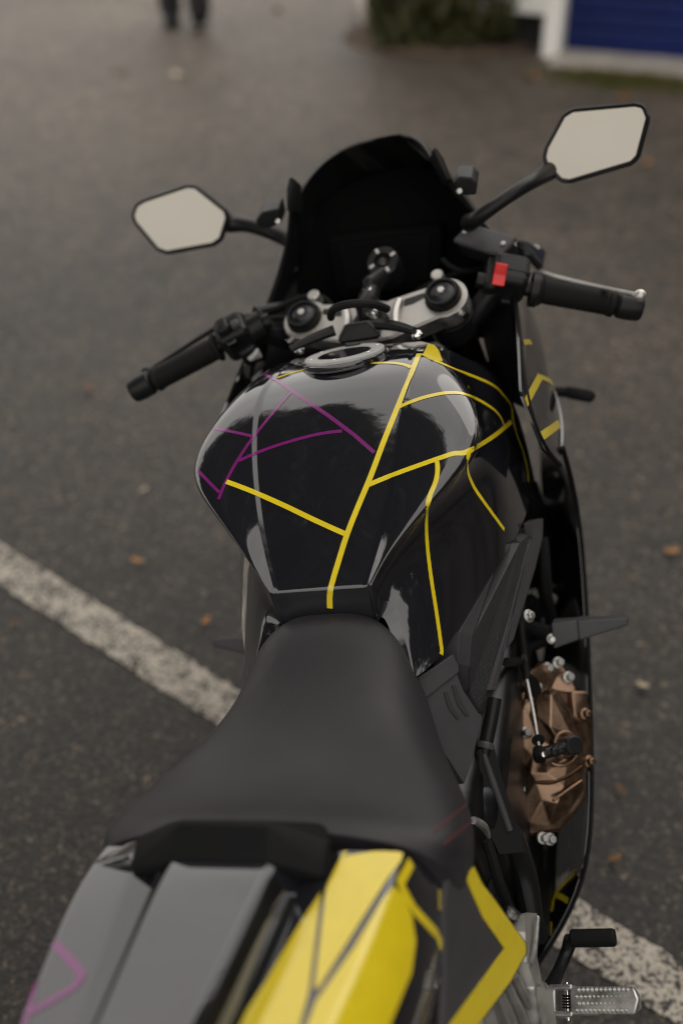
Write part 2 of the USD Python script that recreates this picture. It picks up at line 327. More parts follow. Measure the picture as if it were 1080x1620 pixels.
# ------------------------------------------------------------------ garage
GA = -.149                                         # heading of the garage front
gar = thing('garage', 'white rendered garage with a blue slatted door', 'garage', (-.10, 5.97, 0), rotz=GA)
def bx(x0, x1, y0, y1, z0, z1, r=.006): return rbox((x1-x0, y1-y0, z1-z0), r, centre=((x0+x1)/2, (y0+y1)/2, (z0+z1)/2), seg=6)
obj('pier', bx(-.085, .012, 0, .35, -.02, 2.6), 'white_render', gar)
obj('wall', bx(-.60, -.088, .06, .30, .20, 2.6), 'white_render', gar)
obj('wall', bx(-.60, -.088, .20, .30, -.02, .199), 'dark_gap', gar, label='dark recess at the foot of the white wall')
obj('lintel', bx(.015, 3.2, .02, .32, 2.12, 2.6), 'white_render', gar)
obj('pier', bx(3.203, 3.40, 0, .35, -.02, 2.6), 'white_render', gar)
for a, b, c, d in ((-.60, -.30, .352, 5.2), (3.15, 3.40, .352, 5.2)): obj('wall', bx(a, b, c, d, -.02, 2.6), 'white_render', gar)
obj('roof', bx(-.72, 3.55, -.14, 5.35, 2.603, 2.75), 'concrete', gar)
dr = holder('door', gar)
for k in range(26):
    z = .055 + k*.08
    pr = [(0, 0), (.012, .006), (.016, .018), (.016, .060), (.012, .073), (0, .078)]
    m = trimesh.creation.extrude_polygon(Polygon([(-p[0], p[1]) for p in pr] + [(.01, .078), (.01, 0)]), 3.18)
    m.apply_transform(np.array([[0, 0, 1, .017], [1, 0, 0, .16], [0, 1, 0, z], [0, 0, 0, 1.]])); obj('slat', m, 'door_blue', dr, smooth=25)
obj('bottom_rail', bx(.020, 3.195, .135, .18, .012, .054), 'door_blue', dr)
obj('threshold', bx(-.02, 3.4, -.17, .134, -.04, .022, .010), 'concrete', gar)
kb = thing('kerb_stone', 'pale kerb stone end left of the hedge', 'kerb', (-1.27, 6.75, 0), rotz=.3)
obj('block', rbox((.16, .62, .17), .02, centre=(0, 0, .03)), 'concrete', kb)
# mossy weeds in front of the threshold
r = np.random.default_rng(12); n = 2600
q = np.column_stack([r.normal(.42, .20, n), r.normal(-.36, .09, n), np.zeros(n)]); c_, s_ = math.cos(GA), math.sin(GA)
q = np.column_stack([q[:, 0]*c_-q[:, 1]*s_-.10, q[:, 0]*s_+q[:, 1]*c_+6.02, np.zeros(n)])
h = r.uniform(.012, .04, n); t = r.normal(0, .012, (n, 2)); w = r.normal(0, .003, (n, 2))
V = np.stack([np.column_stack([q[:, :2]-w, np.zeros(n)]), np.column_stack([q[:, :2]+w, np.zeros(n)]), np.column_stack([q[:, :2]+t, h])], 1).reshape(-1, 3)
obj('grass', trimesh.Trimesh(V, np.arange(3*n).reshape(-1, 3), process=False), 'grass_blade', smooth=False, label='thin yellow green weeds along the garage threshold', cat='grass', kind='stuff')

# ------------------------------------------------------------------ the tree that overhangs the near end of the yard (seen in the tank's gloss)
TREE = np.array([-4.3, -.9])
tr = thing('tree', 'broad dark tree left of the motorbike, mirrored in its tank', 'tree', (*TREE, 0))
obj('trunk', tube([(0, 0, -.1), (.05, .05, .9), (-.1, .1, 2.2), (.05, .5, 4.0), (.1, 1.0, 6.8)], [.27, .21, .18, .15, .07], 14), 'bark', tr)
for k, (dx, dy, dz) in enumerate([(-1.7, 2.2, 5.2), (1.6, 1.2, 5.2), (-1.6, -.6, 5.5), (1.2, -.2, 6.3), (-.2, 2.6, 5.8), (.6, 2.2, 7.6)]):
    obj('limb', tube([(-.1, .15, 2.3+.15*k), (dx*.4, dy*.4, 3.6), (dx, dy, dz)], [.09, .06, .02], 8), 'bark', tr)
CROWN_C, CROWN_R = np.array([.1, .80, 5.4]), np.array([2.5, 2.85, 4.1])
def crown_shape(r, k):
    v = r.normal(size=(k, 3)); v /= np.linalg.norm(v, axis=1, keepdims=True); v *= r.uniform(.1, 1, k)[:, None]**.4
    return v*CROWN_R + CROWN_C
cp_, cv_ = clumped(68000, 780, .42, crown_shape, 21)
obj('crown', leaf_cards(cp_, .085, cv_, 22), 'tree_leaf', tr, smooth=False, kind='stuff')

T2 = np.array([4.9, .4]); t2 = thing('tree', 'smaller dark tree right of the motorbike, mirrored in the tank flank', 'tree', (*T2, 0))
obj('trunk', tube([(0, 0, -.1), (.03, .02, 1.2), (-.1, .1, 2.6), (-.1, .2, 5.4)], [.2, .16, .13, .05], 12), 'bark', t2)
for dx, dy, dz in ((-1.3, .9, 4.8), (1.0, .8, 5.0), (.2, -1.2, 5.2)): obj('limb', tube([(-.05, .05, 2.2), (dx*.4, dy*.4, 3.4), (dx, dy, dz)], [.07, .05, .02], 8), 'bark', t2)
def crown2(r, k):
    v = r.normal(size=(k, 3)); v /= np.linalg.norm(v, axis=1, keepdims=True); v *= r.uniform(.1, 1, k)[:, None]**.4
    return v*[2.1, 2.5, 2.3] + [-.2, .2, 3.7]
c2, n2_ = clumped(24000, 300, .40, crown2, 31)
obj('crown', leaf_cards(c2, .085, n2_, 32), 'tree_leaf', t2, smooth=False, kind='stuff')

h2 = thing('hedge', 'long dark hedge right of the motorbike, mirrored in its right side', 'hedge', (3.4, .6, 0))
def hedge2(r, k):
    q = r.uniform(-1, 1, (k, 3)); ax = r.integers(0, 3, k); q[np.arange(k), ax] = np.sign(q[np.arange(k), ax])*r.uniform(.86, 1.04, k)
    return q*[.42, 3.6, .95] + [0, 0, .98]
hp, hv = clumped(30000, 900, .14, hedge2, 8)
obj('foliage', leaf_cards(hp, .05, hv, 9), 'hedge_leaf', h2, smooth=False, kind='stuff')
obj('branches', rbox((.72, 7.0, 1.7), .12, centre=(0, 0, .95)), 'bark', h2)

# ------------------------------------------------------------------ fallen leaves
def ground_at(px, py):
    w = FWD + (px-540)/FPX*RT - (py-810)/FPX*UP; return EYE + w*(-EYE[2]/w[2])
def fallen(px, py, size, m, label, group=None, ang=0.):
    p = ground_at(px, py); a = np.linspace(0, 2*np.pi, 19)[:-1]
    rr = size*(.62+.38*np.abs(np.cos(a))**1.2)*(1+.10*np.cos(7*a+size*900))
    x, y = rr*np.cos(a), rr*.72*np.sin(a); z = .010 + .16*size*np.cos(2*a) + .10*size*np.sin(3*a+ang*3)
    t = thing('fallen_leaf', label, 'leaf', (p[0], p[1], .006), rotz=ang, group=group)
    v = np.vstack([[0, 0, .004], np.column_stack([x, y, z])]); f = np.array([[0, 1+i, 1+(i+1) % 18] for i in range(18)])
    obj('blade', thick(trimesh.Trimesh(v, f, process=False), .0008), m, t, smooth=False)
    obj('stalk', tube([(size*.5, 0, .006), (size*1.2, .1*size, .008), (size*1.6, .25*size, .004)], [.0012, .001, .0008], 5), m, t)
for k, a in enumerate([
    (218, 893, .013, 'fallen_orange', 'small orange leaf above the left white line'), (326, 989, .013, 'fallen_orange', 'small orange leaf just above the white line beside the seat'),
    (284, 121, .045, 'fallen_pale', 'large pale round leaf on asphalt below the walking person'), (840, 123, .042, 'fallen_orange', 'orange leaf in front of the white garage pier'),
    (988, 157, .040, 'fallen_orange', 'orange leaf just above the right mirror'), (1060, 878, .016, 'fallen_orange', 'orange brown leaf at the right picture edge'),
    (25, 993, .010, 'fallen_brown', 'small brown leaf under the left end of the white line'), (1015, 1091, .012, 'fallen_pale', 'pale leaf scrap right of the bronze engine cover'),
    (228, 781, .010, 'fallen_pale', 'tiny pale scrap left of the tank'), (143, 620, .020, 'fallen_brown', 'brown leaf left of the left handlebar grip'),
    (188, 112, .040, 'fallen_brown', 'dull brown leaf left of the pale round leaf'), (440, 16, .05, 'fallen_brown', 'faint brown leaf at the top edge of the yard'),
    (915, 112, .035, 'fallen_pale', 'yellowish leaf among the weeds by the garage'), (1022, 262, .030, 'fallen_orange', 'orange leaf partly behind the right mirror'),
    (980, 1255, .010, 'fallen_brown', 'tiny brown leaf scrap right of the lower fairing'), (970, 1365, .012, 'fallen_brown', 'tiny brown leaf scrap above the right white line')]):
    fallen(*a, ang=k*1.3)

# ------------------------------------------------------------------ the person walking across the far side of the yard
def body_from(bones, ref=.012, it=12):
    m = manifold3d.Manifold()
    for a, ra, b, rb in bones: m = m + manifold3d.Manifold.batch_hull([manifold3d.Manifold.sphere(ra, 20).translate(tuple(map(float, a))), manifold3d.Manifold.sphere(rb, 20).translate(tuple(map(float, b)))])
    m = to_tm(m.refine_to_length(ref)); m.merge_vertices(); trimesh.smoothing.filter_taubin(m, iterations=it); return m
def walker():
    t = thing('person', 'person in dark trousers and shoes walking across the yard, shins in view', 'person', (-2.37, 6.33, 0), rotz=.35)
    hip, kn, an = {}, {}, {}
    hip = {-1: (-.09, 0, .93), 1: (.09, 0, .93)}; kn = {-1: (-.085, .10, .52), 1: (.10, -.02, .50)}; an = {-1: (-.075, .02, .095), 1: (.095, -.16, .12)}
    sh = {-1: (-.19, .0, 1.45), 1: (.19, .0, 1.45)}; el = {-1: (-.24, -.06, 1.17), 1: (.24, .05, 1.17)}; wr = {-1: (-.23, .06, .93), 1: (.23, .16, .95)}
    B = [((0, 0, 1.00), .125, (0, 0, 1.20), .12), ((0, 0, 1.20), .12, (0, .0, 1.38), .13), ((-.11, 0, 1.40), .09, (.11, 0, 1.40), .09), ((0, 0, 1.42), .065, (0, .01, 1.56), .055), ((0, .012, 1.64), .085, (0, .022, 1.70), .092), ((0, .055, 1.60), .055, (0, .04, 1.66), .07), ((0, .098, 1.645), .013, (0, .118, 1.625), .015)]
    for s in (-1, 1):
        B += [((0, 0, .98), .12, hip[s], .10), (hip[s], .095, kn[s], .062), (kn[s], .060, an[s], .042), (sh[s], .062, el[s], .045), ((s*.11, 0, 1.42), .07, sh[s], .06), (el[s], .044, wr[s], .030), ((s*.090, .015, 1.645), .018, (s*.092, .01, 1.665), .02)]
        w = np.array(wr[s]); B += [(w, .029, w+[0, .02, -.06], .034)]
        for q in range(4): f = w+[(q-1.5)*.019*1.0, .025, -.085]; B += [(f, .0095, f+[0, .012, -.035-.006*(q in (1, 2))], .0085), (f+[0, .012, -.035], .0085, f+[0, .004, -.062], .0075)]
        B += [(w+[-s*.03, .035, -.035], .011, w+[-s*.035, .055, -.075], .009)]
    obj('body', body_from(B, .014, 6), 'skin', t, smooth=True)
    L = []
    for s in (-1, 1): L += [((0, 0, .99), .135, hip[s], .115), (hip[s], .108, kn[s], .080), (kn[s], .080, np.array(an[s])+[0, 0, .01], .068)]
    obj('trousers', body_from(L, .018, 5), 'cloth_dark', t, smooth=True)
    J = [((0, 0, .98), .140, (0, 0, 1.2), .135), ((0, 0, 1.2), .135, (0, 0, 1.38), .142), ((-.12, 0, 1.40), .10, (.12, 0, 1.40), .10), ((0, 0, 1.46), .075, (0, 0, 1.50), .07)]
    for s in (-1, 1): J += [((s*.12, 0, 1.42), .082, sh[s], .074), (sh[s], .074, el[s], .058), (el[s], .056, np.array(wr[s])+[0, -.005, .03], .044)]
    obj('jacket', body_from(J, .018, 5), 'cloth_jacket', t, smooth=True)
    H = [((0, -.01, 1.70), .098, (0, .0, 1.735), .094), ((0, -.03, 1.64), .085, (0, -.02, 1.70), .095)]
    obj('hair', body_from(H, .014, 3), 'hair', t, smooth=True)
    for s in (-1, 1):
        a = np.array(an[s]); tilt = .35 if s > 0 else 0.
        sh_ = hull((a[0]-.032, a[1]-.055, .025), (a[0]+.032, a[1]-.055, .025), (a[0], a[1]-.05, .10), (a[0]-.035, a[1]+.13, .022), (a[0]+.035, a[1]+.13, .022), (a[0], a[1]+.185, .025), (a[0], a[1]+.03, .105), r=.02)
        if tilt: sh_.apply_transform(trimesh.transformations.rotation_matrix(-tilt, [1, 0, 0], [a[0], a[1]+.17, .01]))
        obj('shoe', sh_, 'shoe', t, smooth=50)
        obj('eye', trimesh.creation.icosphere(2, .011).apply_translation((s*.034, .095, 1.668)), 'lens_clear', t)
walker()

# ================================================================== THE MOTORBIKE
# built upright in its own frame (x right, y forward, z up, rear axle over y = 0) and leaned onto its side stand
LEAN = .2571
bike = keys(UsdGeom.Xform.Define(stage, fresh('/World', 'motorbike')).GetPrim(), label='black sports motorbike with yellow and magenta tape lines, leaning on its stand', cat='motorbike')
UsdGeom.Xformable(bike).AddTranslateOp().Set(Gf.Vec3d(0, 0, 0)); UsdGeom.Xformable(bike).AddRotateYOp().Set(-math.degrees(LEAN))
cl, sl = math.cos(LEAN), math.sin(LEAN); TOW = np.array([[cl, 0, -sl], [0, 1, 0], [sl, 0, cl]]); EYEB = TOW.T @ EYE
def rayb(px, py): return TOW.T @ (FWD + (px-540)/FPX*RT - (py-810)/FPX*UP)
def at(px, py, x=None, y=None, z=None):
    """the point of the motorbike seen at a pixel of the photograph, in the motorbike's frame, on a given plane"""
    w = rayb(px, py); k, c = ((0, x), (1, y), (2, z))[0 if x is not None else 1 if y is not None else 2]
    return EYEB + w*((c-EYEB[k])/w[k])
TREES = {}
def tree_of(mesh):
    if id(mesh) not in TREES:
        from scipy.spatial import cKDTree
        T = np.array(mesh.triangles); c = T.mean(1); d = c-EYEB; d /= np.linalg.norm(d, axis=1, keepdims=True)
        TREES[id(mesh)] = (mesh, T, cKDTree(c), cKDTree(d))
    return TREES[id(mesh)]
def cast(mesh, O, D):
    """first hits of rays with a mesh: points, normals, hit flags (only the triangles near the ray are tried)"""
    _, T, t3, t2 = tree_of(mesh); O, D = np.atleast_2d(O).astype(float), np.atleast_2d(D).astype(float); D = D/np.linalg.norm(D, axis=1, keepdims=True)
    K = min(60, len(T)); far = np.linalg.norm(O-EYEB, axis=1) < 1e-9
    idx = np.empty((len(O), K), int)
    if far.any(): idx[far] = t2.query(D[far], K)[1]
    if (~far).any(): idx[~far] = t3.query(O[~far]+D[~far]*.006, K)[1] if not len(T) < K else np.arange(K)
    A = T[idx]; a, e1, e2 = A[:, :, 0], A[:, :, 1]-A[:, :, 0], A[:, :, 2]-A[:, :, 0]; d = D[:, None]; N = np.cross(e1, e2)
    pv = np.cross(np.broadcast_to(d, e2.shape), e2); det = (e1*pv).sum(2); ok = np.abs(det) > 1e-14; inv = np.where(ok, 1/np.where(ok, det, 1), 0)
    tv = O[:, None]-a; u = (tv*pv).sum(2)*inv; qv = np.cross(tv, e1); v = (qv*d).sum(2)*inv; t = (e2*qv).sum(2)*inv
    hit = ok & (u >= -1e-5) & (v >= -1e-5) & (u+v <= 1+1e-5) & (t > 1e-6)
    t = np.where(hit, t, 1e9); k = t.argmin(1); r_ = np.arange(len(O)); H = t[r_, k] < 1e8
    n = N[r_, k]; n /= np.maximum(np.linalg.norm(n, axis=1, keepdims=True), 1e-12); n = np.where(((n*D).sum(1) < 0)[:, None], n, -n)
    return np.where(H[:, None], O+D*t[r_, k][:, None]*H[:, None], O), np.where(H[:, None], n, -D), H
def dense(px, step=5., rounded=True):
    P = np.asarray(px, float)
    if rounded and len(P) > 2:                      # centripetal spline through the points
        from scipy.interpolate import PchipInterpolator
        s = np.r_[0, np.cumsum(np.linalg.norm(np.diff(P, axis=0), axis=1))]; n = max(3, int(s[-1]/step)); u = np.linspace(0, s[-1], n)
        from scipy.interpolate import Akima1DInterpolator
        f = Akima1DInterpolator(s, P) if len(P) > 4 else PchipInterpolator(s, P); return f(u)
    out = [P[:1]]
    for a, b in zip(P[:-1], P[1:]):
        n = max(1, int(np.linalg.norm(b-a)/step)); out.append(a+(b-a)*np.linspace(0, 1, n+1)[1:, None])
    return np.vstack(out)
def tape(px, width, host, hostmesh, m, lift=.0005, rounded=True, name='tape_line'):
    """a strip of vinyl tape laid on a panel"""
    q = dense(px, 5., rounded); P, N, H = cast(hostmesh, np.repeat(EYEB[None], len(q), 0), np.array([rayb(*p)/np.linalg.norm(rayb(*p)) for p in q]))
    P, N = P[H], N[H]
    if len(P) < 2: print('tape misses', px[0]); return None
    keep = np.r_[True, np.linalg.norm(np.diff(P, axis=0), axis=1) < .05]; P, N = P[keep], N[keep]
    t = np.gradient(P, axis=0); t /= np.linalg.norm(t, axis=1, keepdims=True); s = np.cross(N, t); s /= np.linalg.norm(s, axis=1, keepdims=True)
    rows = []
    for off in (-.5, -.17, .17, .5):
        o = P+s*off*width+N*.006; p2, n2, h2 = cast(hostmesh, o, -N); ok = h2 & (np.linalg.norm(p2-o, axis=1) < .02)
        rows.append(np.where(ok[:, None], p2, P+s*off*width) + np.where(ok[:, None], n2, N)*lift)
    sh = grid(np.stack(rows, 1)); facing(sh, N.sum(0)); return obj(name, sh, m, host, smooth=60)
def patch(px, host, hostmesh, m, lift=.0006, name='vinyl_patch', step=14):
    """a filled piece of vinyl cut to an outline and laid on a panel"""
    Pg = Polygon(px); v, f = trimesh.creation.triangulate_polygon(Pg.segmentize(step), engine='earcut')
    tm = trimesh.Trimesh(np.column_stack([v, np.zeros(len(v))]), f)
    for _ in range(3): tm = tm.subdivide()
    q = np.array(tm.vertices)[:, :2]
    P, N, H = cast(hostmesh, np.repeat(EYEB[None], len(q), 0), np.array([rayb(*p)/np.linalg.norm(rayb(*p)) for p in q]))
    F = np.array(tm.faces); F = F[H[F].all(1)]
    E_ = np.linalg.norm(P[F]-P[np.roll(F, 1, 1)], axis=2).max(1); F = F[E_ < .06]
    sh = trimesh.Trimesh(P+N*lift, F, process=False); facing(sh, N.mean(0)); return obj(name, sh, m, host, smooth=60)

def slab(pts, depth, shift=(0, 0, 0)):
    """closed panel of a 3-D outline, its back DEPTH inwards"""
    P = np.array(pts, float); sg = np.sign(P[:, 0].mean()); n = len(P)
    v2, f = trimesh.creation.triangulate_polygon(Polygon(P[:, 1:]), engine='earcut')
    ix = [int(np.argmin(((P[:, 1:]-q)**2).sum(1))) for q in v2]; f = np.array(ix)[f]
    B = P - [sg*depth, 0, 0] + np.array(shift); v = np.vstack([P, B])
    m = trimesh.Trimesh(v, np.vstack([f, f[:, ::-1]+n, [(i, (i+1) % n, i+n) for i in range(n)], [((i+1) % n, (i+1) % n+n, i+n) for i in range(n)]]), process=False)
    trimesh.repair.fix_normals(m); return m
def facet_plane(p, n):
    """points of a plane of the motorbike (a point on it, its normal), lifted towards the viewer's side"""
    p, n = np.array(p, float), np.array(n, float); n /= np.linalg.norm(n)
    def on(px, py, lift=0.): w = rayb(px, py); return EYEB + w*(((p-EYEB) @ n)/(w @ n)) + n*lift
    on.n = n
    return on
def flat_panel(on, pts, depth, lift=0., sx=1):
    """closed panel on a plane of the motorbike"""
    q = np.array([p[:2] for p in pts], float); P = np.array([on(*p[:2], lift) for p in pts]); n = len(P)
    v2, f = trimesh.creation.triangulate_polygon(Polygon(q), engine='earcut')
    f = np.array([int(np.argmin(((q-w)**2).sum(1))) for w in v2])[f]
    v = np.vstack([P, P-on.n*depth])
    m = trimesh.Trimesh(v, np.vstack([f, f[:, ::-1]+n, [(i, (i+1) % n, i+n) for i in range(n)], [((i+1) % n, (i+1) % n+n, i+n) for i in range(n)]]), process=False)
    trimesh.repair.fix_normals(m); return m if sx > 0 else flip_x(m)
def panel(pts, depth, sx=1):
    """closed panel whose outline is given as (pixel x, pixel y, distance from the motorbike's middle plane); sx = -1 builds the mirrored one"""
    q = np.array(pts, float); P = np.array([at(a, b, x=c) for a, b, c in pts]); n = len(P)
    v2, f = trimesh.creation.triangulate_polygon(Polygon(q[:, :2]), engine='earcut')
    ix = [int(np.argmin(((q[:, :2]-w)**2).sum(1))) for w in v2]; f = np.array(ix)[f]
    B = P - [depth, 0, 0]; v = np.vstack([P, B])
    m = trimesh.Trimesh(v, np.vstack([f, f[:, ::-1]+n, [(i, (i+1) % n, i+n) for i in range(n)], [((i+1) % n, (i+1) % n+n, i+n) for i in range(n)]]), process=False)
    trimesh.repair.fix_normals(m); return m if sx > 0 else flip_x(m)
def facets(P, F):
    """a faceted casting from its corners and faces"""
    v = np.array(P); f = []
    for k in F: f += [(k[0], k[i], k[i+1]) for i in range(1, len(k)-1)]
    m = trimesh.Trimesh(v, np.array(f), process=False)
    n = m.face_normals; c = m.triangles_center; flip = ((EYEB-c)*n).sum(1) < 0; g_ = np.array(m.faces); g_[flip] = g_[flip][:, ::-1]
    return trimesh.Trimesh(v, g_, process=False)
# ---------------------------------------------------------------- fuel tank
tank_net = [
 [(0, 1.035, .905), (.070, 1.030, .905), (.076, 1.030, .905), (.105, .985, .940), (.142, 1.030, .898), (.165, 1.068, .842), (.183, 1.062, .782), (.194, 1.012, .705)],
 [(0, 1.010, .948), (.080, 1.000, .948), (.086, 1.000, .948), (.122, .945, .966), (.144, 1.000, .912), (.168, 1.045, .852), (.185, 1.035, .788), (.194, .992, .710)],
 [(0, .938, .973), (.084, .932, .970), (.091, .932, .9705), (.140, .905, .968), (.154, .935, .915), (.171, .972, .860), (.187, .955, .792), (.194, .918, .720)],
 [(0, .866, .984), (.094, .864, .970), (.102, .864, .972), (.176, .850, .956), (.163, .872, .914), (.170, .892, .865), (.184, .882, .798), (.188, .850, .735)],
 [(0, .795, .952), (.090, .800, .941), (.098, .800, .9435), (.212, .776, .930), (.170, .797, .898), (.154, .808, .858), (.166, .795, .800), (.172, .770, .752)],
 [(0, .730, .913), (.078, .735, .904), (.086, .735, .9065), (.148, .716, .904), (.112, .728, .878), (.110, .720, .842), (.130, .710, .792), (.142, .690, .750)],
 [(0, .675, .871), (.062, .678, .868), (.070, .678, .870), (.087, .658, .877), (.070, .668, .850), (.082, .662, .824), (.104, .650, .785), (.119, .625, .742)],
 [(0, .642, .842), (.050, .642, .842), (.055, .642, .843), (.062, .640, .847), (.060, .642, .832), at(622, 952, x=.075), at(642, 1005, x=.088), at(656, 1072, x=.099)],
 [(0, .634, .792), (.048, .634, .792), (.053, .634, .792), (.058, .632, .796), (.055, .632, .792), at(622, 952, x=.075)+[-.012, -.008, -.004], at(642, 1005, x=.088)+[-.012, -.008, -.004], at(656, 1072, x=.099)+[-.012, -.008, -.004]]]
tank_m = sheet(tank_net, ru=[3, 2, 1, 1, 1, 1, 1, 2, 3], rv=[1, 2, 2, 1, 1, 1, 1, 3], ku=7, kv=7, mirror=True)
facing(tank_m, (0, 0, 1))
tank = holder('fuel_tank', bike)
obj('tank_shell', tank_m, 'gloss_black', tank, smooth=True)
Y, Mg = 'vinyl_yellow', 'vinyl_magenta'
W1, W2 = .0066, .0047
tape([(663, 560), (640, 617), (612, 686), (585, 757), (565, 805), (549, 846), (533, 897), (524, 928), (522, 962)], W1, tank, tank_m, Y, .0009)
tape([(438, 598), (470, 588), (510, 580), (560, 576), (610, 574), (635, 576), (650, 581)], .005, tank, tank_m, Y)
tape([(627, 646), (660, 632), (690, 624), (718, 621), (742, 626), (766, 638), (783, 650), (791, 660), (797, 674)], .005, tank, tank_m, Y)
tape([(583, 767), (630, 748), (680, 730), (715, 718), (735, 716), (755, 706), (780, 690), (808, 667)], .0058, tank, tank_m, Y)
tape([(358, 762), (400, 778), (450, 800), (500, 824), (549, 846)], .0060, tank, tank_m, Y)
tape([(691, 730), (692, 745), (689, 762), (680, 784), (675, 808), (674, 840), (677, 880), (683, 925), (690, 970), (697, 1020), (698, 1032), (693, 1050), (687, 1070)], .0052, tank, tank_m, Y)
tape([(742, 714), (739, 740), (742, 755), (755, 780), (775, 808), (797, 838)], .0052, tank, tank_m, Y)
tape([(668, 560), (690, 571), (722, 585), (760, 600), (783, 612), (798, 628), (808, 643), (811, 665), (816, 685), (826, 712), (833, 740), (835, 762)], .0055, tank, tank_m, Y)
tape([(416, 591), (440, 603), (462, 619), (520, 658), (560, 688), (592, 716)], W2, tank, tank_m, Mg, .0004, False)
tape([(462, 619), (432, 653), (402, 690), (376, 728), (356, 765), (346, 790)], .0042, tank, tank_m, Mg, .0004)
tape([(332, 677), (362, 682), (398, 690)], .0038, tank, tank_m, Mg, .0004)
tape([(378, 729), (420, 711), (470, 695), (508, 686), (541, 682)], .0042, tank, tank_m, Mg, .0004)
tape([(314, 745), (330, 762), (347, 779)], .0038, tank, tank_m, Mg, .0004)
patch([(680, 538), (668, 562), (688, 570), (700, 572), (694, 555)], tank, tank_m, Y)
# fuel filler
cap_p = cast(tank_m, [[0, .944, .985]], [[0, 0, -1.]])[0][0] + [0, 0, .0015]; cap_n = np.array([0, .31, 1.])
filler = holder('filler_cap', tank)
obj('rim', lathe([(.0545, -.008), (.0560, -.003), (.0555, .0005), (.0535, .0014), (.047, .0014), (.0445, .0005), (.0445, -.004)], cap_p, cap_n, 56), 'gloss_black', filler)
obj('ring', lathe([(.0515, .001), (.0515, .0045), (.0505, .0055), (.0360, .0055), (.0348, .0048), (.0348, .001)], cap_p, cap_n, 56), 'ring_grey', filler)
obj('lid', lathe([(0, .0046), (.030, .0046), (.0335, .0050), (.0346, .0044), (.0346, .001)], cap_p, cap_n, 48), 'gloss_black', filler)
Mc = frame_to(cap_p, cap_n)
obj('lock_flap', rbox((.020, .008, .003), .001, Mc @ trimesh.transformations.translation_matrix([0, -.0435, .0056])), 'steel_dark', filler)
for k in range(6):
    a = k*np.pi/3+.5
    obj('screw', lathe([(0, .0055), (.0026, .0055), (.0026, .0065), (.0020, .0070), (0, .0070)], cap_p + Mc[:3, :3] @ [.0440*math.cos(a), .0440*math.sin(a), 0], cap_n, 10), 'chrome', filler)
# hinge block and bracket in front of the filler
hb = holder('tank_bracket', tank)
obj('mount', hull((-.024, 1.022, .955), (.024, 1.022, .955), (-.02, 1.050, .955), (.02, 1.050, .955), (-.014, 1.028, .968), (.014, 1.028, .968), r=.006), 'satin_black', hb)
for sx in (-1, 1):
    obj('strap', tube([(sx*.03, 1.018, .972), (sx*.058, 1.005, .972), (sx*.085, .985, .970)], [.008, .007, .005], 8), 'satin_black', hb)
    obj('bolt', lathe([(0, 0), (.0075, 0), (.0075, .004), (.006, .006), (0, .006)], at(660, 532, x=.088) if sx > 0 else at(474, 556, x=-.080), (0, -.1, 1), 14), 'chrome', hb)
obj('vent_hose', tube([(-.03, 1.02, .99), (-.02, 1.0, 1.012), (.01, .998, 1.016), (.035, 1.01, 1.005), (.045, 1.03, .985)], .0055, 8), 'rubber', hb)

# ---------------------------------------------------------------- rider's seat
seat_net = [
 [(0, .652, .775), (.030, .652, .775), (.055, .645, .770), (.075, .632, .755), (.080, .625, .735)],
 [(0, .650, .808), (.036, .650, .808), (.066, .636, .800), (.090, .612, .775), (.098, .600, .735)],
 [(0, .615, .819), (.042, .615, .818), (.076, .605, .803), (.100, .580, .770), (.112, .568, .725)],
 [(0, .560, .802), (.045, .560, .801), (.082, .555, .786), (.108, .540, .755), (.124, .530, .712)],
 [(0, .500, .790), (.055, .500, .790), (.108, .492, .780), (.138, .480, .752), (.150, .480, .705)],
 [(0, .440, .790), (.070, .440, .791), (.140, .430, .790), (.168, .425, .768), (.170, .440, .705)],
 [(0, .385, .805), (.080, .383, .806), (.160, .372, .802), (.186, .370, .780), (.178, .385, .715)],
 [(0, .352, .830), (.080, .352, .828), (.158, .350, .810), (.184, .348, .785), (.178, .352, .720)],
 [(0, .330, .838), (.080, .330, .834), (.150, .333, .808), (.176, .333, .783), (.172, .336, .725)],
 [(0, .318, .800), (.080, .320, .795), (.140, .325, .780), (.165, .326, .760), (.165, .328, .725)]]
seat_m = sheet(seat_net, ru=[3, 1, 1, 1, 1, 1, 1, 1, 2, 3], rv=[1, 1, 1, 1, 3], mirror=True, ku=6, kv=6); facing(seat_m, (0, 0, 1))
seat = obj('seat', seat_m, 'leather', bike, smooth=True)
for q in ([(742, 1268), (715, 1292), (686, 1318)], [(750, 1296), (725, 1316), (700, 1338)]):
    tape(q, .0018, seat, seat_m, 'stitch', .0008, name='seam')

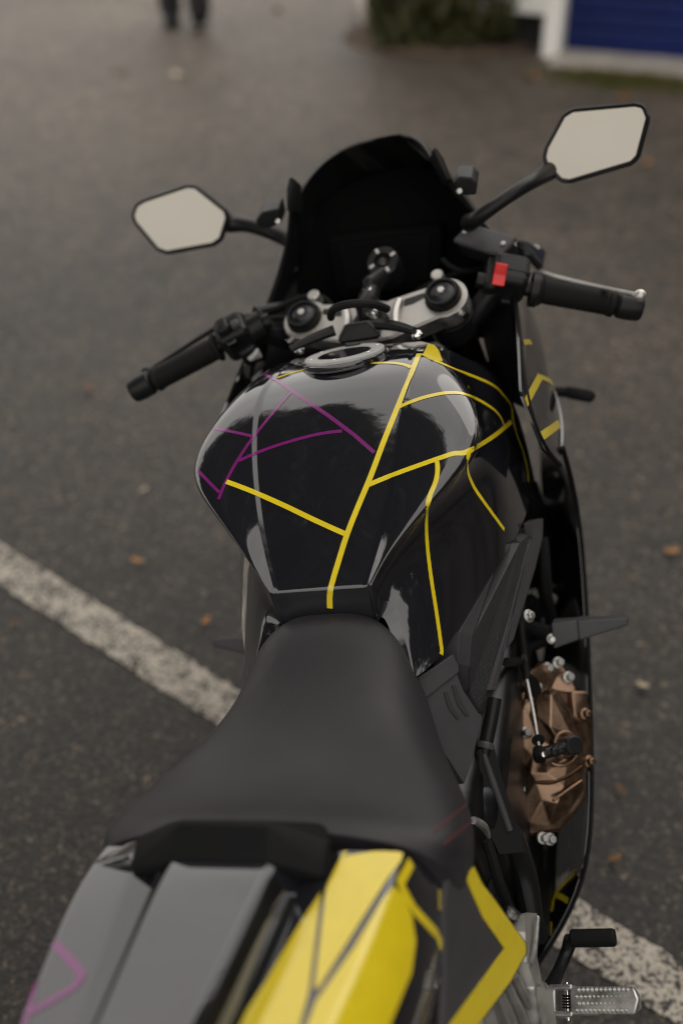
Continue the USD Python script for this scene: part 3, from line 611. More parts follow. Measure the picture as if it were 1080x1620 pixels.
# ---------------------------------------------------------------- tail cowl
tail_net = [
 [(0, .300, .850), (.044, .300, .850), (.050, .305, .846), (.066, .310, .826), (.098, .312, .832), (.144, .318, .824), (.164, .325, .772), (.164, .345, .722)],
 [(0, .270, .866), (.044, .270, .866), (.050, .268, .860), (.062, .265, .834), (.096, .265, .840), (.145, .268, .838), (.171, .280, .782), (.162, .310, .712)],
 [(0, .180, .880), (.039, .180, .880), (.044, .180, .873), (.055, .178, .846), (.080, .178, .853), (.132, .180, .851), (.171, .188, .795), (.156, .205, .715)],
 [(0, .100, .893), (.035, .100, .893), (.039, .100, .886), (.048, .098, .860), (.064, .098, .866), (.117, .098, .864), (.160, .100, .808), (.144, .105, .735)],
 [(0, -.02, .914), (.029, -.02, .914), (.033, -.02, .906), (.042, -.02, .888), (.055, -.02, .892), (.094, -.02, .886), (.128, -.02, .830), (.115, -.02, .770)],
 [(0, -.15, .934), (.022, -.15, .934), (.026, -.15, .927), (.034, -.15, .919), (.044, -.15, .920), (.066, -.15, .897), (.076, -.14, .855), (.078, -.13, .815)],
 [(0, -.235, .943), (.015, -.235, .943), (.018, -.235, .938), (.024, -.235, .931), (.033, -.235, .931), (.044, -.23, .912), (.048, -.21, .880), (.048, -.19, .850)]]
tail_m = sheet(tail_net, rv=[1, 2, 2, 2, 2, 2, 1, 3], mirror=True, ku=6, kv=6); facing(tail_m, (0, 0, 1))
tail = holder('tail_cowl', bike)
obj('cowl_shell', tail_m, 'gloss_black', tail, smooth=True)
obj('bump_stop', hull((-.040, .306, .866), (.040, .306, .866), (-.088, .308, .842), (.080, .308, .842), (-.07, .326, .836), (.07, .326, .836), (-.042, .288, .855), (.042, .288, .855), (-.088, .290, .836), (.080, .290, .836), r=.009, seg=12), 'matt_black', tail)
obj('cowl_lug', hull((-.100, .294, .838), (-.138, .296, .824), (-.100, .318, .826), (-.138, .316, .812), r=.007, seg=10), 'gloss_black', tail)
for sx in (-1, 1):                                # added dark strips that paint shade into the two channels beside the centre panel
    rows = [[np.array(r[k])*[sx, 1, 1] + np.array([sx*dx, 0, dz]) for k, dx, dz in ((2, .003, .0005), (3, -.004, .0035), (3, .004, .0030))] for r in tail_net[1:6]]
    cs_ = sheet(rows, rv=[1, 2, 3], ku=6, kv=4); facing(cs_, (0, 0, 1)); obj('channel_shade_strip', thick(cs_, .003), 'matt_black', tail, smooth=40)
# yellow vinyl on the right shoulder of the tail, three pieces with dark joints
patch([(549, 1336), (556, 1333), (548, 1352), (541, 1356), (628, 1342), (637, 1349), (634, 1362), (610, 1395), (505, 1563), (497, 1565), (516, 1406), (520, 1396)], tail, tail_m, Y)
patch([(508, 1412), (488, 1572), (472, 1632), (370, 1632), (420, 1555), (470, 1470)], tail, tail_m, Y)
patch([(622, 1402), (640, 1420), (651, 1450), (657, 1490), (650, 1540), (612, 1632), (482, 1632), (500, 1585), (560, 1500), (606, 1422)], tail, tail_m, Y)
tape([(676, 1316), (655, 1355), (632, 1398), (655, 1440), (690, 1478), (704, 1512)], .0090, tail, tail_m, Y, rounded=False)
tape([(110, 1388), (88, 1440), (70, 1500), (45, 1600), (36, 1630)], .0055, tail, tail_m, Mg)
tape([(694, 1408), (695, 1440)], .005, tail, tail_m, Y)
tape([(76, 1480), (100, 1508), (124, 1535), (130, 1545), (118, 1562), (80, 1585), (40, 1606)], .0075, tail, tail_m, Mg, rounded=False)
# lower side fairings of the tail with the yellow chevron
PA, PB, PC = at(740, 1385, x=.178), at(830, 1500, x=.202), at(720, 1620, x=.170); PN = np.cross(PB-PA, PC-PA); PN /= np.linalg.norm(PN); PN *= np.sign(PN[0])
def on_plane(px, py, lift=0.): w = rayb(px, py); return EYEB + w*(((PA+PN*lift-EYEB) @ PN)/(w @ PN))
SP = [(716, 1335), (726, 1330), (745, 1374), (782, 1424), (833, 1493), (834, 1509), (808, 1555), (742, 1645), (700, 1660), (707, 1540), (704, 1440)]
CH = [(737, 1388), (750, 1372), (762, 1398), (782, 1424), (831, 1493), (832, 1508), (808, 1552), (744, 1638), (700, 1640), (716, 1616), (799, 1501), (765, 1452)]
for sx in (1, -1):
    S = np.array([sx, 1, 1]); sp = obj('side_panel', slab([on_plane(*p)*S for p in SP], .006), 'textured_grey', tail, smooth=20)
    if sx > 0: obj('chevron', slab([on_plane(*p, .0012) for p in CH], .0010), Y, sp, smooth=False)
obj('tail_light', hull((-.04, -.235, .90), (.04, -.235, .90), (-.03, -.225, .93), (.03, -.225, .93), (-.035, -.21, .88), (.035, -.21, .88), r=.006), 'lens_red', tail)
obj('number_plate_hanger', cat(tube([(0, -.20, .86), (0, -.27, .70), (0, -.33, .56)], [.02, .016, .014], 8), rbox((.17, .006, .20), .003, centre=(0, -.335, .52))), 'matt_black', tail)
for sx in (-1, 1):
    obj('indicator', cat(tube([(sx*.03, -.25, .74), (sx*.13, -.26, .745)], [.008, .007], 8), hull((sx*.12, -.26, .745), (sx*.20, -.265, .748), (sx*.15, -.285, .745), r=.011)), 'matt_black', tail)

# ---------------------------------------------------------------- frame covers beside the tank, with a ribbed knee pad
def both(fn):
    for sx in (1, -1): fn(sx)
def frame_cover(sx):
    h = holder('frame_cover', bike)
    obj('bevel', panel([(836, 835, .1895), (815, 849, .184), (726, 1000, .134), (725, 1050, .129), (733, 1078, .126), (742, 1096, .1285), (743, 1055, .138), (747, 1008, .145), (822, 859, .193), (840, 845, .197)], .030, sx), 'textured_grey', h, smooth=20)
    obj('knee_pad', panel([(840, 845, .1965), (822, 859, .1925), (747, 1008, .1445), (743, 1055, .1375), (742, 1096, .128), (762, 1128, .138), (782, 1092, .150), (797, 1030, .163), (842, 862, .198)], .012, sx), 'pad_mesh', h, smooth=20)
    obj('rim', panel([(842, 846, .1985), (843, 862, .200), (799, 1031, .1655), (785, 1092, .152), (776, 1092, .150), (793, 1028, .1630), (837, 860, .198)], .010, sx), 'textured_grey', h, smooth=20)
    obj('outer_rib', panel([(840, 827, .201), (848, 822, .204), (859, 820, .206), (858, 850, .205), (846, 900, .196), (812, 1012, .172), (797, 1031, .164), (801, 1012, .168), (844, 862, .200)], .010, sx), 'textured_grey', h, smooth=20)
usdkit.material(stage, '/World/Looks/pad_mesh', {
    'tc': ('texture_coordinate', {}), 'v': ('voronoi_texture', {'feature': 'distance_to_edge', 'scale': 210, 'randomness': .12}),
    'r': ('map_range', {'from_min': .0, 'from_max': .18, 'to_min': 0., 'to_max': 1., 'clamp': True}), 'b': ('bump', {'distance': .0006, 'strength': .6}),
    'p': ('principled_bsdf', {'base_color': (.011, .011, .012), 'roughness': .5})},
    [('tc.object', 'v.vector'), ('v.distance', 'r.value'), ('r.result', 'b.height'), ('b.normal', 'p.normal')], surface='p.BSDF')
both(frame_cover)
SCP = facet_plane(at(706, 1110, x=.122), (.72, -.38, .58))
def side_cover(sx):
    h = holder('side_cover', bike)
    obj('panel', flat_panel(SCP, [(668, 1098), (719, 1056), (731, 1090), (759, 1133), (757, 1155), (748, 1200), (734, 1240), (705, 1195), (681, 1143), (674, 1118)], .02, 0, sx), 'textured_grey', h, smooth=20)
    obj('lip', flat_panel(SCP, [(664, 1091), (656, 1074), (688, 1054), (714, 1036), (719, 1047), (723, 1054), (723, 1064), (670, 1106)], .012, .003, sx), 'textured_grey', h, smooth=20)
    for pts in ([(701, 1096), (707, 1095), (715, 1118), (727, 1136), (722, 1138), (709, 1122)], [(714, 1085), (720, 1085), (729, 1110), (742, 1132), (736, 1133), (723, 1116)]):
        obj('vent_slot', flat_panel(SCP, pts, .004, .0012, sx), 'dark_gap', h)
    obj('seam', tube([SCP(*p, .0005)*np.array([sx, 1, 1]) for p in ((666, 1100), (672, 1116), (676, 1130), (680, 1144))], .0012, 6), 'textured_grey', h)
both(side_cover)

# ---------------------------------------------------------------- steering: yokes, fork, clip-on bars
FD = np.array([0, .4305, -.9026]); FN = -FD; FV = np.array([0, .9026, .4305])      # down the fork, its normal, forward in the yoke's plane
FC = np.array([0, 1.113, .953])
MY = np.eye(4); MY[:3, 0], MY[:3, 1], MY[:3, 2], MY[:3, 3] = [1, 0, 0], FV, FN, FC
YP = lambda x, v, h=0: FC + np.array([x, 0, 0]) + FV*v + FN*h
from shapely.geometry import Point
from shapely.ops import unary_union
arm = unary_union([Point(s*.102, 0).buffer(.033, 24) for s in (-1, 1)] + [Point(0, -.022).buffer(.036, 24)] + [Polygon([(s*.115, .030), (s*.115, -.026), (s*.03, -.056), (0, -.058), (0, .004), (s*.03, .012)]) for s in (-1, 1)]).buffer(.006).buffer(-.006)
holes = unary_union([Point(s*.102, 0).buffer(.0215, 24) for s in (-1, 1)])
yoke = holder('top_yoke', bike)
obj('plate', prism(Polygon(arm.difference(holes).exterior.coords, [list(i.coords) for i in arm.difference(holes).interiors]), -.030, -.004, MY), 'cast_aluminium', yoke, smooth=30)
obj('plate_face', prism(arm.buffer(-.0025).difference(holes.buffer(.002)), -.004, -.0018, MY), 'aluminium', yoke, smooth=30)
for s in (-1, 1):
    pk = Polygon([(s*.046, .006), (s*.074, .012), (s*.076, .004), (s*.060, -.004), (s*.046, -.006)])
    obj('pocket', prism(pk, -.0017, -.0012, MY), 'steel_dark', yoke)
    obj('boss', lathe([(.009, -.02), (.009, .000), (.007, .002), (.0, .002)], YP(s*.092, .040), FN, 18), 'aluminium', yoke)
    obj('pinch_bolt', lathe([(0, -.004), (.0055, -.004), (.0055, .006), (0, .006)], YP(s*.128, -.026, -.016), (s*.6, -.8, 0), 12), 'chrome', yoke)
    obj('rib_edge', tube([YP(s*.036, -.040, .001), YP(s*.034, -.018, .002), YP(s*.040, .004, .001)], [.007, .008, .006], 8), 'aluminium', yoke)
    c = holder('fork_cap', yoke); q = YP(s*.102, 0, 0)
    obj('collar', lathe([(.0245, -.006), (.0245, .008), (.022, .012), (.019, .012), (.019, .006)], q, FN, 28), 'satin_black', c)
    obj('adjuster', lathe([(0, .013), (.010, .013), (.012, .011), (.0185, .009), (.0185, .004)], q, FN, 24), 'steel_dark', c)
    obj('screw', lathe([(0, .0155), (.005, .0155), (.006, .013)], q, FN, 6), 'cast_aluminium', c)
stem = holder('steering_stem_nut', yoke)
obj('nut', lathe([(.026, -.006), (.026, .004), (.020, .008), (.012, .008), (0, .008)], YP(0, -.022), FN, 6), 'satin_black', stem)
obj('bolt', lathe([(0, 0), (.0085, 0), (.0085, .012), (.006, .015), (0, .015)], at(590, 500, y=1.085), FN, 16), 'chrome', stem)
# phone mount on the stem: post, arm and round locking head
pm = holder('phone_mount', bike)
p0, p1, p2 = YP(0, -.020, .008), at(587, 462, y=1.125), at(606, 415, y=1.175)
obj('post', tube([p0, p0+FN*.02, p1], [.017, .015, .014], 14, smooth=False), 'satin_black', pm)
obj('link_arm', hull(p1, p1+[0, .006, .012], p2-[0, 0, .018], p2+[.006, .006, -.014], r=.0105, seg=12), 'satin_black', pm)
obj('pivot_screw', lathe([(0, 0), (.0065, 0), (.0065, .004), (0, .0055)], at(583, 455, y=1.112), (-.2, -.8, .6), 14), 'chrome', pm)
ax = np.array([.04, -.62, .78])
obj('barrel', lathe([(.0225, -.040), (.0245, -.034), (.0245, -.004), (.023, 0), (0, 0)], p2, ax, 28), 'satin_black', pm)
obj('locking_ring', lathe([(.023, 0), (.023, .004), (.021, .006), (.0125, .006), (.011, .002)], p2, ax, 28), 'steel_dark', pm)
obj('centre_bolt', lathe([(0, .001), (.006, .001), (.006, .005), (.0045, .007), (0, .007)], p2, ax, 12), 'chrome', pm)
Mq = frame_to(p2, ax)
for k in range(4):
    a = k*np.pi/2+.4
    obj('lug', rbox((.008, .005, .003), .001, Mq @ rotz(a) @ trimesh.transformations.translation_matrix([.017, 0, .0065])), 'aluminium', pm)
for s in (-1, 1):
    f = holder('fork_leg', bike); q = YP(s*.102, 0)
    obj('upper_tube', tube([q, q+FD*.42], .0262, 24, smooth=False), 'bronze_dark', f); obj('lower_tube', tube([q+FD*.42, q+FD*.70], .0205, 20, smooth=False), 'aluminium', f)
    obj('axle_foot', hull(q+FD*.66, q+FD*.74+[0, -.03, 0], q+FD*.74+[0, .02, 0], r=.026), 'satin_black', f)
    obj('brake_caliper', rbox((.05, .09, .13), .015, trimesh.transformations.translation_matrix(q+FD*.60+[-s*.03, -.07, 0])), 'satin_black', f)
obj('lower_yoke', prism(arm, -.235, -.20, MY), 'satin_black', bike)

def bar(sx, e, i, mid):
    h = holder('handlebar', bike); e, i = np.array(e), np.array(i); d = (e-i)/np.linalg.norm(e-i); inner = i - d*.085
    clampp = YP(sx*.102, 0, -.055)
    obj('bar_tube', tube([inner, e], .0111, 14, smooth=False), 'satin_black', h)
    obj('fork_clamp', cat(lathe([(.027, -.02), (.034, -.018), (.034, .018), (.027, .02)], clampp, FN, 24), hull(clampp+[sx*.03, 0, 0], inner+d*.03, r=.016)), 'satin_black', h)
    g0, g1 = i, e-d*.032
    n = 26; pr = [(0, 0)]; Lg = np.linalg.norm(g1-g0)
    pr += [(.0205, 0), (.0215, .004), (.0170, .008)]
    for k in range(n): z = .010+(Lg-.022)*k/n; pr += [(.0166, z), (.0172, z+(Lg-.022)/n*.3), (.0172, z+(Lg-.022)/n*.7)]
    pr += [(.0168, Lg-.010), (.0185, Lg-.008), (.0188, Lg-.002), (.0165, Lg), (0, Lg)]
    obj('grip', lathe(pr, g0, d, 28), 'rubber', h)
    obj('bar_end', lathe([(0, 0), (.0145, 0), (.0182, .004), (.0188, .020), (.0175, .033), (.015, .036), (0, .036)], e-d*.030, d, 28), 'satin_black', h)
    return h, d, i
hr, dr_, ir = bar(1, at(1008, 487, x=.352), at(850, 459, x=.224), None)
hl, dl_, il = bar(-1, at(214, 617, x=-.352), at(346, 548, x=-.222), None)
# right switch housing, kill switch, brake master cylinder and lever
def place(px, py, x): return at(px, py, x=x)
vR = np.array([0, -.55, .83])
def frame_bar(p, d, up):
    x = d/np.linalg.norm(d); z = up-(up@x)*x; z /= np.linalg.norm(z); M = np.eye(4); M[:3, 0], M[:3, 1], M[:3, 2], M[:3, 3] = x, np.cross(z, x), z, p; return M
SR = frame_bar(ir - dr_*.040 + np.array([0, .004, .006]), dr_, np.array([0, -.45, .9]))
T = trimesh.transformations.translation_matrix
sw = holder('switch_housing', hr)if False else hr
obj('switch_housing', cat(rbox((.050, .050, .054), .010, SR @ T([0, .002, .002]), seg=14), rbox((.022, .060, .038), .009, SR @ T([-.022, .004, -.006]), seg=12), lathe([(.024, -.004), (.024, .006), (.021, .009)], ir-dr_*.006, dr_, 24)), 'satin_black', hr)
obj('housing_seam', rbox((.052, .0015, .056), .0006, SR @ T([0, -.004, .002])), 'dark_gap', hr)
kw = rayb(790, 434); kw /= np.linalg.norm(kw); KM = frame_bar(EYEB + kw*(np.linalg.norm(SR[:3, 3]-EYEB)-.034), dr_, -kw)
obj('kill_switch', cat(hull(*[(KM @ [a, b, c, 1])[:3] for a in (-.0068, .0068) for b, c in ((-.014, 0), (.0, 0), (-.013, .010), (.0, .003))], r=.0015), hull(*[(KM @ [a, b, c, 1])[:3] for a in (-.0068, .0068) for b, c in ((.0, 0), (.014, 0), (.0, .003), (.013, .006))], r=.0015)), 'switch_red', hr, smooth=25)
obj('start_button', rbox((.016, .012, .010), .003, SR @ T([.002, -.026, -.012])), 'satin_black', hr)
mc = holder('brake_master_cylinder', bike)
MB = frame_bar(at(768, 384, x=.158), at(818, 398, x=.205)-at(722, 368, x=.115), np.array([0, -.35, .94]))
obj('reservoir', rbox((.086, .034, .026), .007, MB @ T([0, 0, -.012]), seg=14), 'satin_black', mc)
obj('lid', rbox((.090, .038, .008), .0035, MB @ T([0, 0, .005]), seg=12), 'textured_grey', mc)
for a in (-.036, .036): obj('lid_screw', lathe([(0, 0), (.004, 0), (.004, .002), (0, .003)], (MB @ [a, 0, .009, 1])[:3], MB[:3, 2], 10), 'cast_aluminium', mc)
pv = at(846, 398, x=.205)
obj('cylinder_body', cat(tube([at(815, 400, x=.185)+[0, .004, -.006], pv+[0, 0, -.004]], [.014, .011], 12), tube([at(770, 395, x=.15)+[0, 0, -.03], at(815, 405, x=.18)+[0, 0, -.02]], .016, 12), hull(at(822, 385, x=.19), at(856, 400, x=.212), at(852, 420, x=.212), r=.007)), 'satin_black', mc)
obj('banjo_bolt', hexbolt(at(806, 387, x=.178), (-.3, -.4, .85), .006, .010), 'cast_aluminium', mc)
obj('pivot_bolt', hexbolt(pv+[0, 0, .004], (0, -.3, .95), .005, .006), 'cast_aluminium', mc)
def lever(h, pts, ball, m): obj('lever_blade', tube(pts, [.0050, .0042, .0038, .0036], 10), m, h); obj('lever_ball', trimesh.creation.icosphere(3, .0078).apply_translation(ball) , m, h)
bl = holder('brake_lever', bike); lever(bl, [at(853, 432, x=.212), at(885, 441, x=.245), at(940, 453, x=.295), at(1005, 466, x=.356)], at(1012, 467, x=.362), 'aluminium')
# left switch cluster, clutch perch and lever
SL = frame_bar(il - dl_*.030, -dl_, np.array([0, -.45, .9]))
obj('switch_housing', cat(rbox((.048, .046, .056), .010, SL @ T([0, 0, .002]), seg=14), rbox((.030, .050, .036), .008, SL @ T([.006, -.006, -.020]), seg=12), rbox((.020, .026, .020), .006, SL @ T([-.006, -.004, .034]), seg=10)), 'satin_black', hl)
obj('horn_button', rbox((.012, .012, .010), .003, SL @ T([.012, -.024, -.010])), 'satin_black', hl)
obj('indicator_switch', hull(*[(SL @ [a, b, c, 1])[:3] for a, b, c in ((.002, -.030, -.016), (.020, -.030, -.010), (.018, -.030, -.026), (.004, -.034, -.018), (.016, -.034, -.013))], r=.002), 'button_grey', hl)
obj('dip_switch', rbox((.016, .010, .013), .003, SL @ T([-.004, -.026, .020])), 'steel_dark', hl)
obj('pass_button', rbox((.013, .012, .012), .003, SL @ T([.012, -.010, .034])), 'textured_grey', hl)
cl_ = holder('clutch_lever', bike); q0 = at(412, 497, x=-.19)
lever(cl_, [q0, at(352, 520, x=-.232)+[0, .03, .0], at(290, 555, x=-.285)+[0, .035, -.005], at(222, 592, x=-.345)+[0, .03, -.01]], at(216, 595, x=-.350)+[0, .03, -.01], 'satin_black')
obj('perch', cat(lathe([(.020, -.012), (.020, .012)], il-dl_*.062, dl_, 20), hull(il-dl_*.062+[0, .02, .004], q0+[.0, .004, 0], r=.010), tube([at(404, 495, x=-.18), at(425, 490, x=-.165), at(448, 484, x=-.148)], [.010, .009, .007], 10)), 'satin_black', cl_)
cab = holder('control_cables', bike)
for a in ([at(440, 486, x=-.152), at(470, 470, x=-.125), at(500, 466, x=-.098), at(520, 472, x=-.075), at(530, 490, x=-.06)+[0, .03, -.05]],
          [at(395, 515, x=-.175), at(430, 500, x=-.15), at(455, 500, x=-.13)+[0, .01, -.01], (-.08, 1.16, .90)],
          [at(700, 410, x=.09), at(716, 425, x=.105), at(735, 430, x=.12), at(760, 425, x=.14)], [at(745, 430, x=.125), at(715, 445, x=.10)+[0, .03, 0], (.05, 1.2, .93), (.0, 1.22, .90)],
          [at(770, 470, x=.15), at(745, 500, x=.13), (.08, 1.12, .86), (.05, 1.05, .85)]):
    obj('cable', tube(a, .0042, 8), 'rubber', cab)

# ---------------------------------------------------------------- mirrors
def mirror(sx, px, C, stalk, rad):
    h = holder('mirror', bike); n = np.array([-sx*.10, -math.cos(.44), math.sin(.44)]); n /= np.linalg.norm(n); C = np.array(C)
    M = frame_to(C, n); Mi = np.linalg.inv(M); q = []
    for p in px:
        w = rayb(*p); k = ((C-EYEB) @ n)/(w @ n); q.append((Mi @ np.r_[EYEB+w*k, 1])[:2])
    P = Polygon(q).buffer(.004, join_style=1).buffer(-.008, join_style=1).buffer(.004, join_style=1)
    obj('glass', prism(P.buffer(-.001), -.002, .0, M), 'mirror_glass', h, smooth=False)
    rings = []
    for off, z in ((-.001, -.0006), (.0005, .0018), (.0035, .0022), (.0052, -.001), (.0050, -.008), (.000, -.018), (-.012, -.027), (-.024, -.031)):
        R_ = P.buffer(off, join_style=1, quad_segs=6); L_ = np.array([R_.exterior.interpolate(t, normalized=True).coords[0] for t in np.linspace(0, 1, 65)[:-1]])
        c0 = np.array(P.centroid.coords[0]); a = np.arctan2(L_[:, 1]-c0[1], L_[:, 0]-c0[0]); k = np.argmin(np.abs(a)); L_ = np.roll(L_, -k, 0)
        if Polygon(L_).exterior.is_ccw is False: L_ = np.roll(L_[::-1], 1, 0)
        rings.append(np.column_stack([L_, np.full(64, z)]))
    G = np.array(rings); G = np.concatenate([G, G[:, :1]], 1); m = grid(G); v = np.array(m.vertices); c = len(v); v = np.vstack([v, [*P.centroid.coords[0], -.032]])
    last = (len(rings)-1)*65; m = trimesh.Trimesh(v, np.vstack([m.faces, [(last+i, last+i+1, c) for i in range(64)]]), process=False); trimesh.repair.fix_normals(m); m.apply_transform(M)
    obj('shell', m, 'satin_black', h, smooth=50)
    w = rayb(*stalk[0]); root_ = EYEB + w*(((C-EYEB) @ n)/(w @ n)) - n*.017
    obj('stalk', tube([root_ + np.array([-sx*.004, 0, 0]), root_ - n*.004 - np.array([sx*.012, 0, .006])] + stalk[1:], rad, 14), 'satin_black', h)
    return h
mirror(1, [(863, 248), (866, 234), (893, 184), (906, 176), (1004, 167), (1016, 170), (1022, 186), (1006, 246), (997, 255), (900, 284), (888, 282), (866, 258)], (.318, 1.285, 1.067),
       [(880, 258), at(838, 288, x=.231), at(790, 320, x=.190), at(752, 347, x=.155), at(742, 352, x=.14)], [.015, .014, .0095, .0085, .0105, .013])
mirror(-1, [(212, 340), (217, 326), (228, 319), (296, 296), (308, 297), (354, 334), (357, 344), (347, 376), (336, 384), (264, 397), (250, 392), (215, 350)], (-.318, 1.285, 1.067),
       [(346, 350), at(385, 354, x=-.226), at(418, 362, x=-.19), at(452, 377, x=-.158), at(466, 384, x=-.14)], [.016, .0135, .0105, .0115, .012, .013])

# ---------------------------------------------------------------- windscreen, front cowl, dash
scr = sheet([
 [(0, 1.376, 1.106), (.040, 1.366, 1.108), (.074, 1.325, 1.108), (.096, 1.268, 1.098), (.104, 1.245, 1.085)],
 [(0, 1.380, 1.103), (.041, 1.370, 1.105), (.077, 1.328, 1.104), (.100, 1.272, 1.092), (.108, 1.248, 1.078)],
 [(0, 1.425, 1.072), (.050, 1.412, 1.070), (.092, 1.355, 1.062), (.115, 1.290, 1.045), (.122, 1.262, 1.03)],
 [(0, 1.480, 1.030), (.058, 1.460, 1.022), (.106, 1.385, 1.012), (.130, 1.310, 1.000), (.138, 1.275, .985)],
 [(0, 1.540, .978), (.064, 1.515, .970), (.118, 1.420, .960), (.142, 1.330, .955), (.150, 1.29, .945)]], mirror=True, ku=6, kv=7)
facing(scr, (0, 1, 1)); obj('windscreen', thick(scr, .003), 'screen_tint', bike, smooth=40)
cowl_net = [
 [(0, 1.545, .972), (.068, 1.505, .968), (.108, 1.42, .975), (.118, 1.33, 1.01), (.112, 1.265, 1.070), (.105, 1.243, 1.110)],
 [(0, 1.560, .962), (.070, 1.515, .958), (.110, 1.43, .965), (.121, 1.33, 1.00), (.120, 1.262, 1.050), (.116, 1.235, 1.076)],
 [(0, 1.600, .930), (.075, 1.535, .930), (.116, 1.43, .940), (.130, 1.33, .972), (.137, 1.268, 1.000), (.139, 1.243, 1.018)],
 [(0, 1.630, .885), (.085, 1.560, .885), (.136, 1.44, .895), (.166, 1.33, .912), (.183, 1.262, .925), (.192, 1.222, .934)],
 [(0, 1.650, .830), (.100, 1.580, .830), (.156, 1.44, .840), (.186, 1.29, .853), (.206, 1.080, .870), (.212, .935, .889)],
 [(0, 1.645, .770), (.110, 1.565, .770), (.176, 1.41, .780), (.209, 1.25, .790), (.231, 1.045, .804), (.229, .915, .817)],
 [(0, 1.610, .715), (.105, 1.530, .712), (.176, 1.39, .720), (.213, 1.24, .728), (.237, 1.080, .738), (.238, .972, .750)]]
cowl_m = sheet(cowl_net, ru=[3, 1, 1, 1, 2, 2, 3], rv=[1, 1, 1, 1, 1, 3], mirror=True, ku=6, kv=6); facing(cowl_m, (0, 1, .5))
cowl = holder('front_cowl', bike); obj('cowl_shell', thick(cowl_m, .0035), 'gloss_black', cowl, smooth=45)
for s in (-1, 1):
    obj('screen_tab', hull((s*.100, 1.246, 1.098), (s*.107, 1.243, 1.110), (s*.113, 1.240, 1.098), (s*.119, 1.232, 1.072), (s*.110, 1.25, 1.06), r=.004), 'satin_black', cowl)
    obj('headlight', hull((s*.05, 1.655, .80), (s*.13, 1.605, .81), (s*.18, 1.50, .83), (s*.06, 1.66, .76), (s*.14, 1.60, .77), r=.008), 'lens_clear', cowl)
    obj('inner_panel', thick(facing(sheet([[(s*.150, 1.30, .955), (s*.178, 1.25, .94), (s*.195, 1.205, .928)], [(s*.12, 1.27, .90), (s*.15, 1.20, .89), (s*.18, 1.13, .89)], [(s*.12, 1.22, .84), (s*.15, 1.15, .84), (s*.20, 1.06, .865)], [(s*.13, 1.20, .74), (s*.17, 1.12, .76), (s*.215, 1.03, .80)]], ku=4, kv=4), (-s, -1, .3)), .003), 'matt_black', cowl, smooth=40)
# camera-side lugs beside the screen
brk = [[(408, 347), (416, 337), (438, 332), (442, 350), (425, 357), (410, 354)], [(722, 286), (728, 281), (744, 282), (751, 290), (750, 304), (735, 305), (722, 301)]]
for s, pts in zip((-1, 1), brk):
    P = [at(a, b, y=1.20) for a, b in pts]; obj('mount_block', hull(*P, *[p+[0, .03, .004] for p in P], r=.003), 'satin_black', cowl)
    obj('mount_bolt', lathe([(0, 0), (.004, 0), (.004, .003), (0, .004)], at(*((440, 350) if s < 0 else (727, 302)), y=1.192), (0, -.9, .4), 10), 'cast_aluminium', cowl)
dash = holder('instrument_panel', bike)
dc = [at(528, 384, y=1.262), at(692, 366, y=1.262), at(688, 446, y=1.235), at(542, 464, y=1.235)]
MD = frame_to(np.mean(dc, 0), np.cross(dc[1]-dc[0], dc[0]-dc[3]))
obj('housing', hull(*dc, *[p+[0, .05, -.01] for p in dc], r=.008), 'flock_black', dash)
obj('screen', hull(*[(p-np.mean(dc, 0))*.86+np.mean(dc, 0)+[0, -.008, .0045] for p in dc], *[(p-np.mean(dc, 0))*.86+np.mean(dc, 0)+[0, -.004, .002] for p in dc], r=.0015), 'display', dash)
obj('dash_shroud', thick(facing(sheet([[(-.10, 1.33, 1.04), (-.05, 1.39, 1.05), (.05, 1.39, 1.05), (.10, 1.33, 1.04)], [(-.13, 1.30, 1.0), (-.07, 1.33, 1.02), (.07, 1.33, 1.02), (.13, 1.30, 1.0)], [(-.15, 1.27, .95), (-.08, 1.29, .97), (.08, 1.29, .97), (.15, 1.27, .95)], [(-.17, 1.24, .90), (-.08, 1.27, .91), (.08, 1.27, .91), (.17, 1.24, .90)], [(-.18, 1.22, .82), (-.08, 1.24, .82), (.08, 1.24, .82), (.18, 1.22, .82)]], ku=4, kv=4), (0, -1, .4)), .004), 'flock_black', dash, smooth=40)
def added_rim_strip(net, s, r=.0032):  # added matt strip over a shell's rear rim, hides its bright sky reflection
    E_ = bspline(np.repeat(np.array([row[-1] for row in net], float), [3] + [1]*(len(net)-2) + [3], 0), 6)*[s, 1, 1]
    return tube(E_, r, 8, smooth=False)
for s in (-1, 1): obj('added_rim_strip', added_rim_strip(cowl_net, s), 'matt_black', cowl)
CW = (cowl, cowl_m)
tape([(838, 492), (854, 492)], .007, *CW, Y, .001, False); tape([(821, 542), (839, 541)], .0078, *CW, Y, .001, False)
tape([(853, 596), (836, 627), (818, 661)], .0115, *CW, Y, .001, False)
tape([(853, 596), (868, 603), (877, 613), (882, 638), (887, 664)], .0078, *CW, Y, .001)
tape([(836, 703), (860, 687), (888, 667)], .0115, *CW, Y, .001, False)
tape([(889, 667), (893, 698)], .0078, *CW, Y, .001, False)
for s in (-1, 1):
    obj('front_indicator', cat(tube([(s*.205, 1.25, .700), (s*.235, 1.25, .695)], [.009, .008], 8), hull((s*.232, 1.25, .695), (s*.262, 1.248, .685), r=.0105)), 'matt_black', cowl)

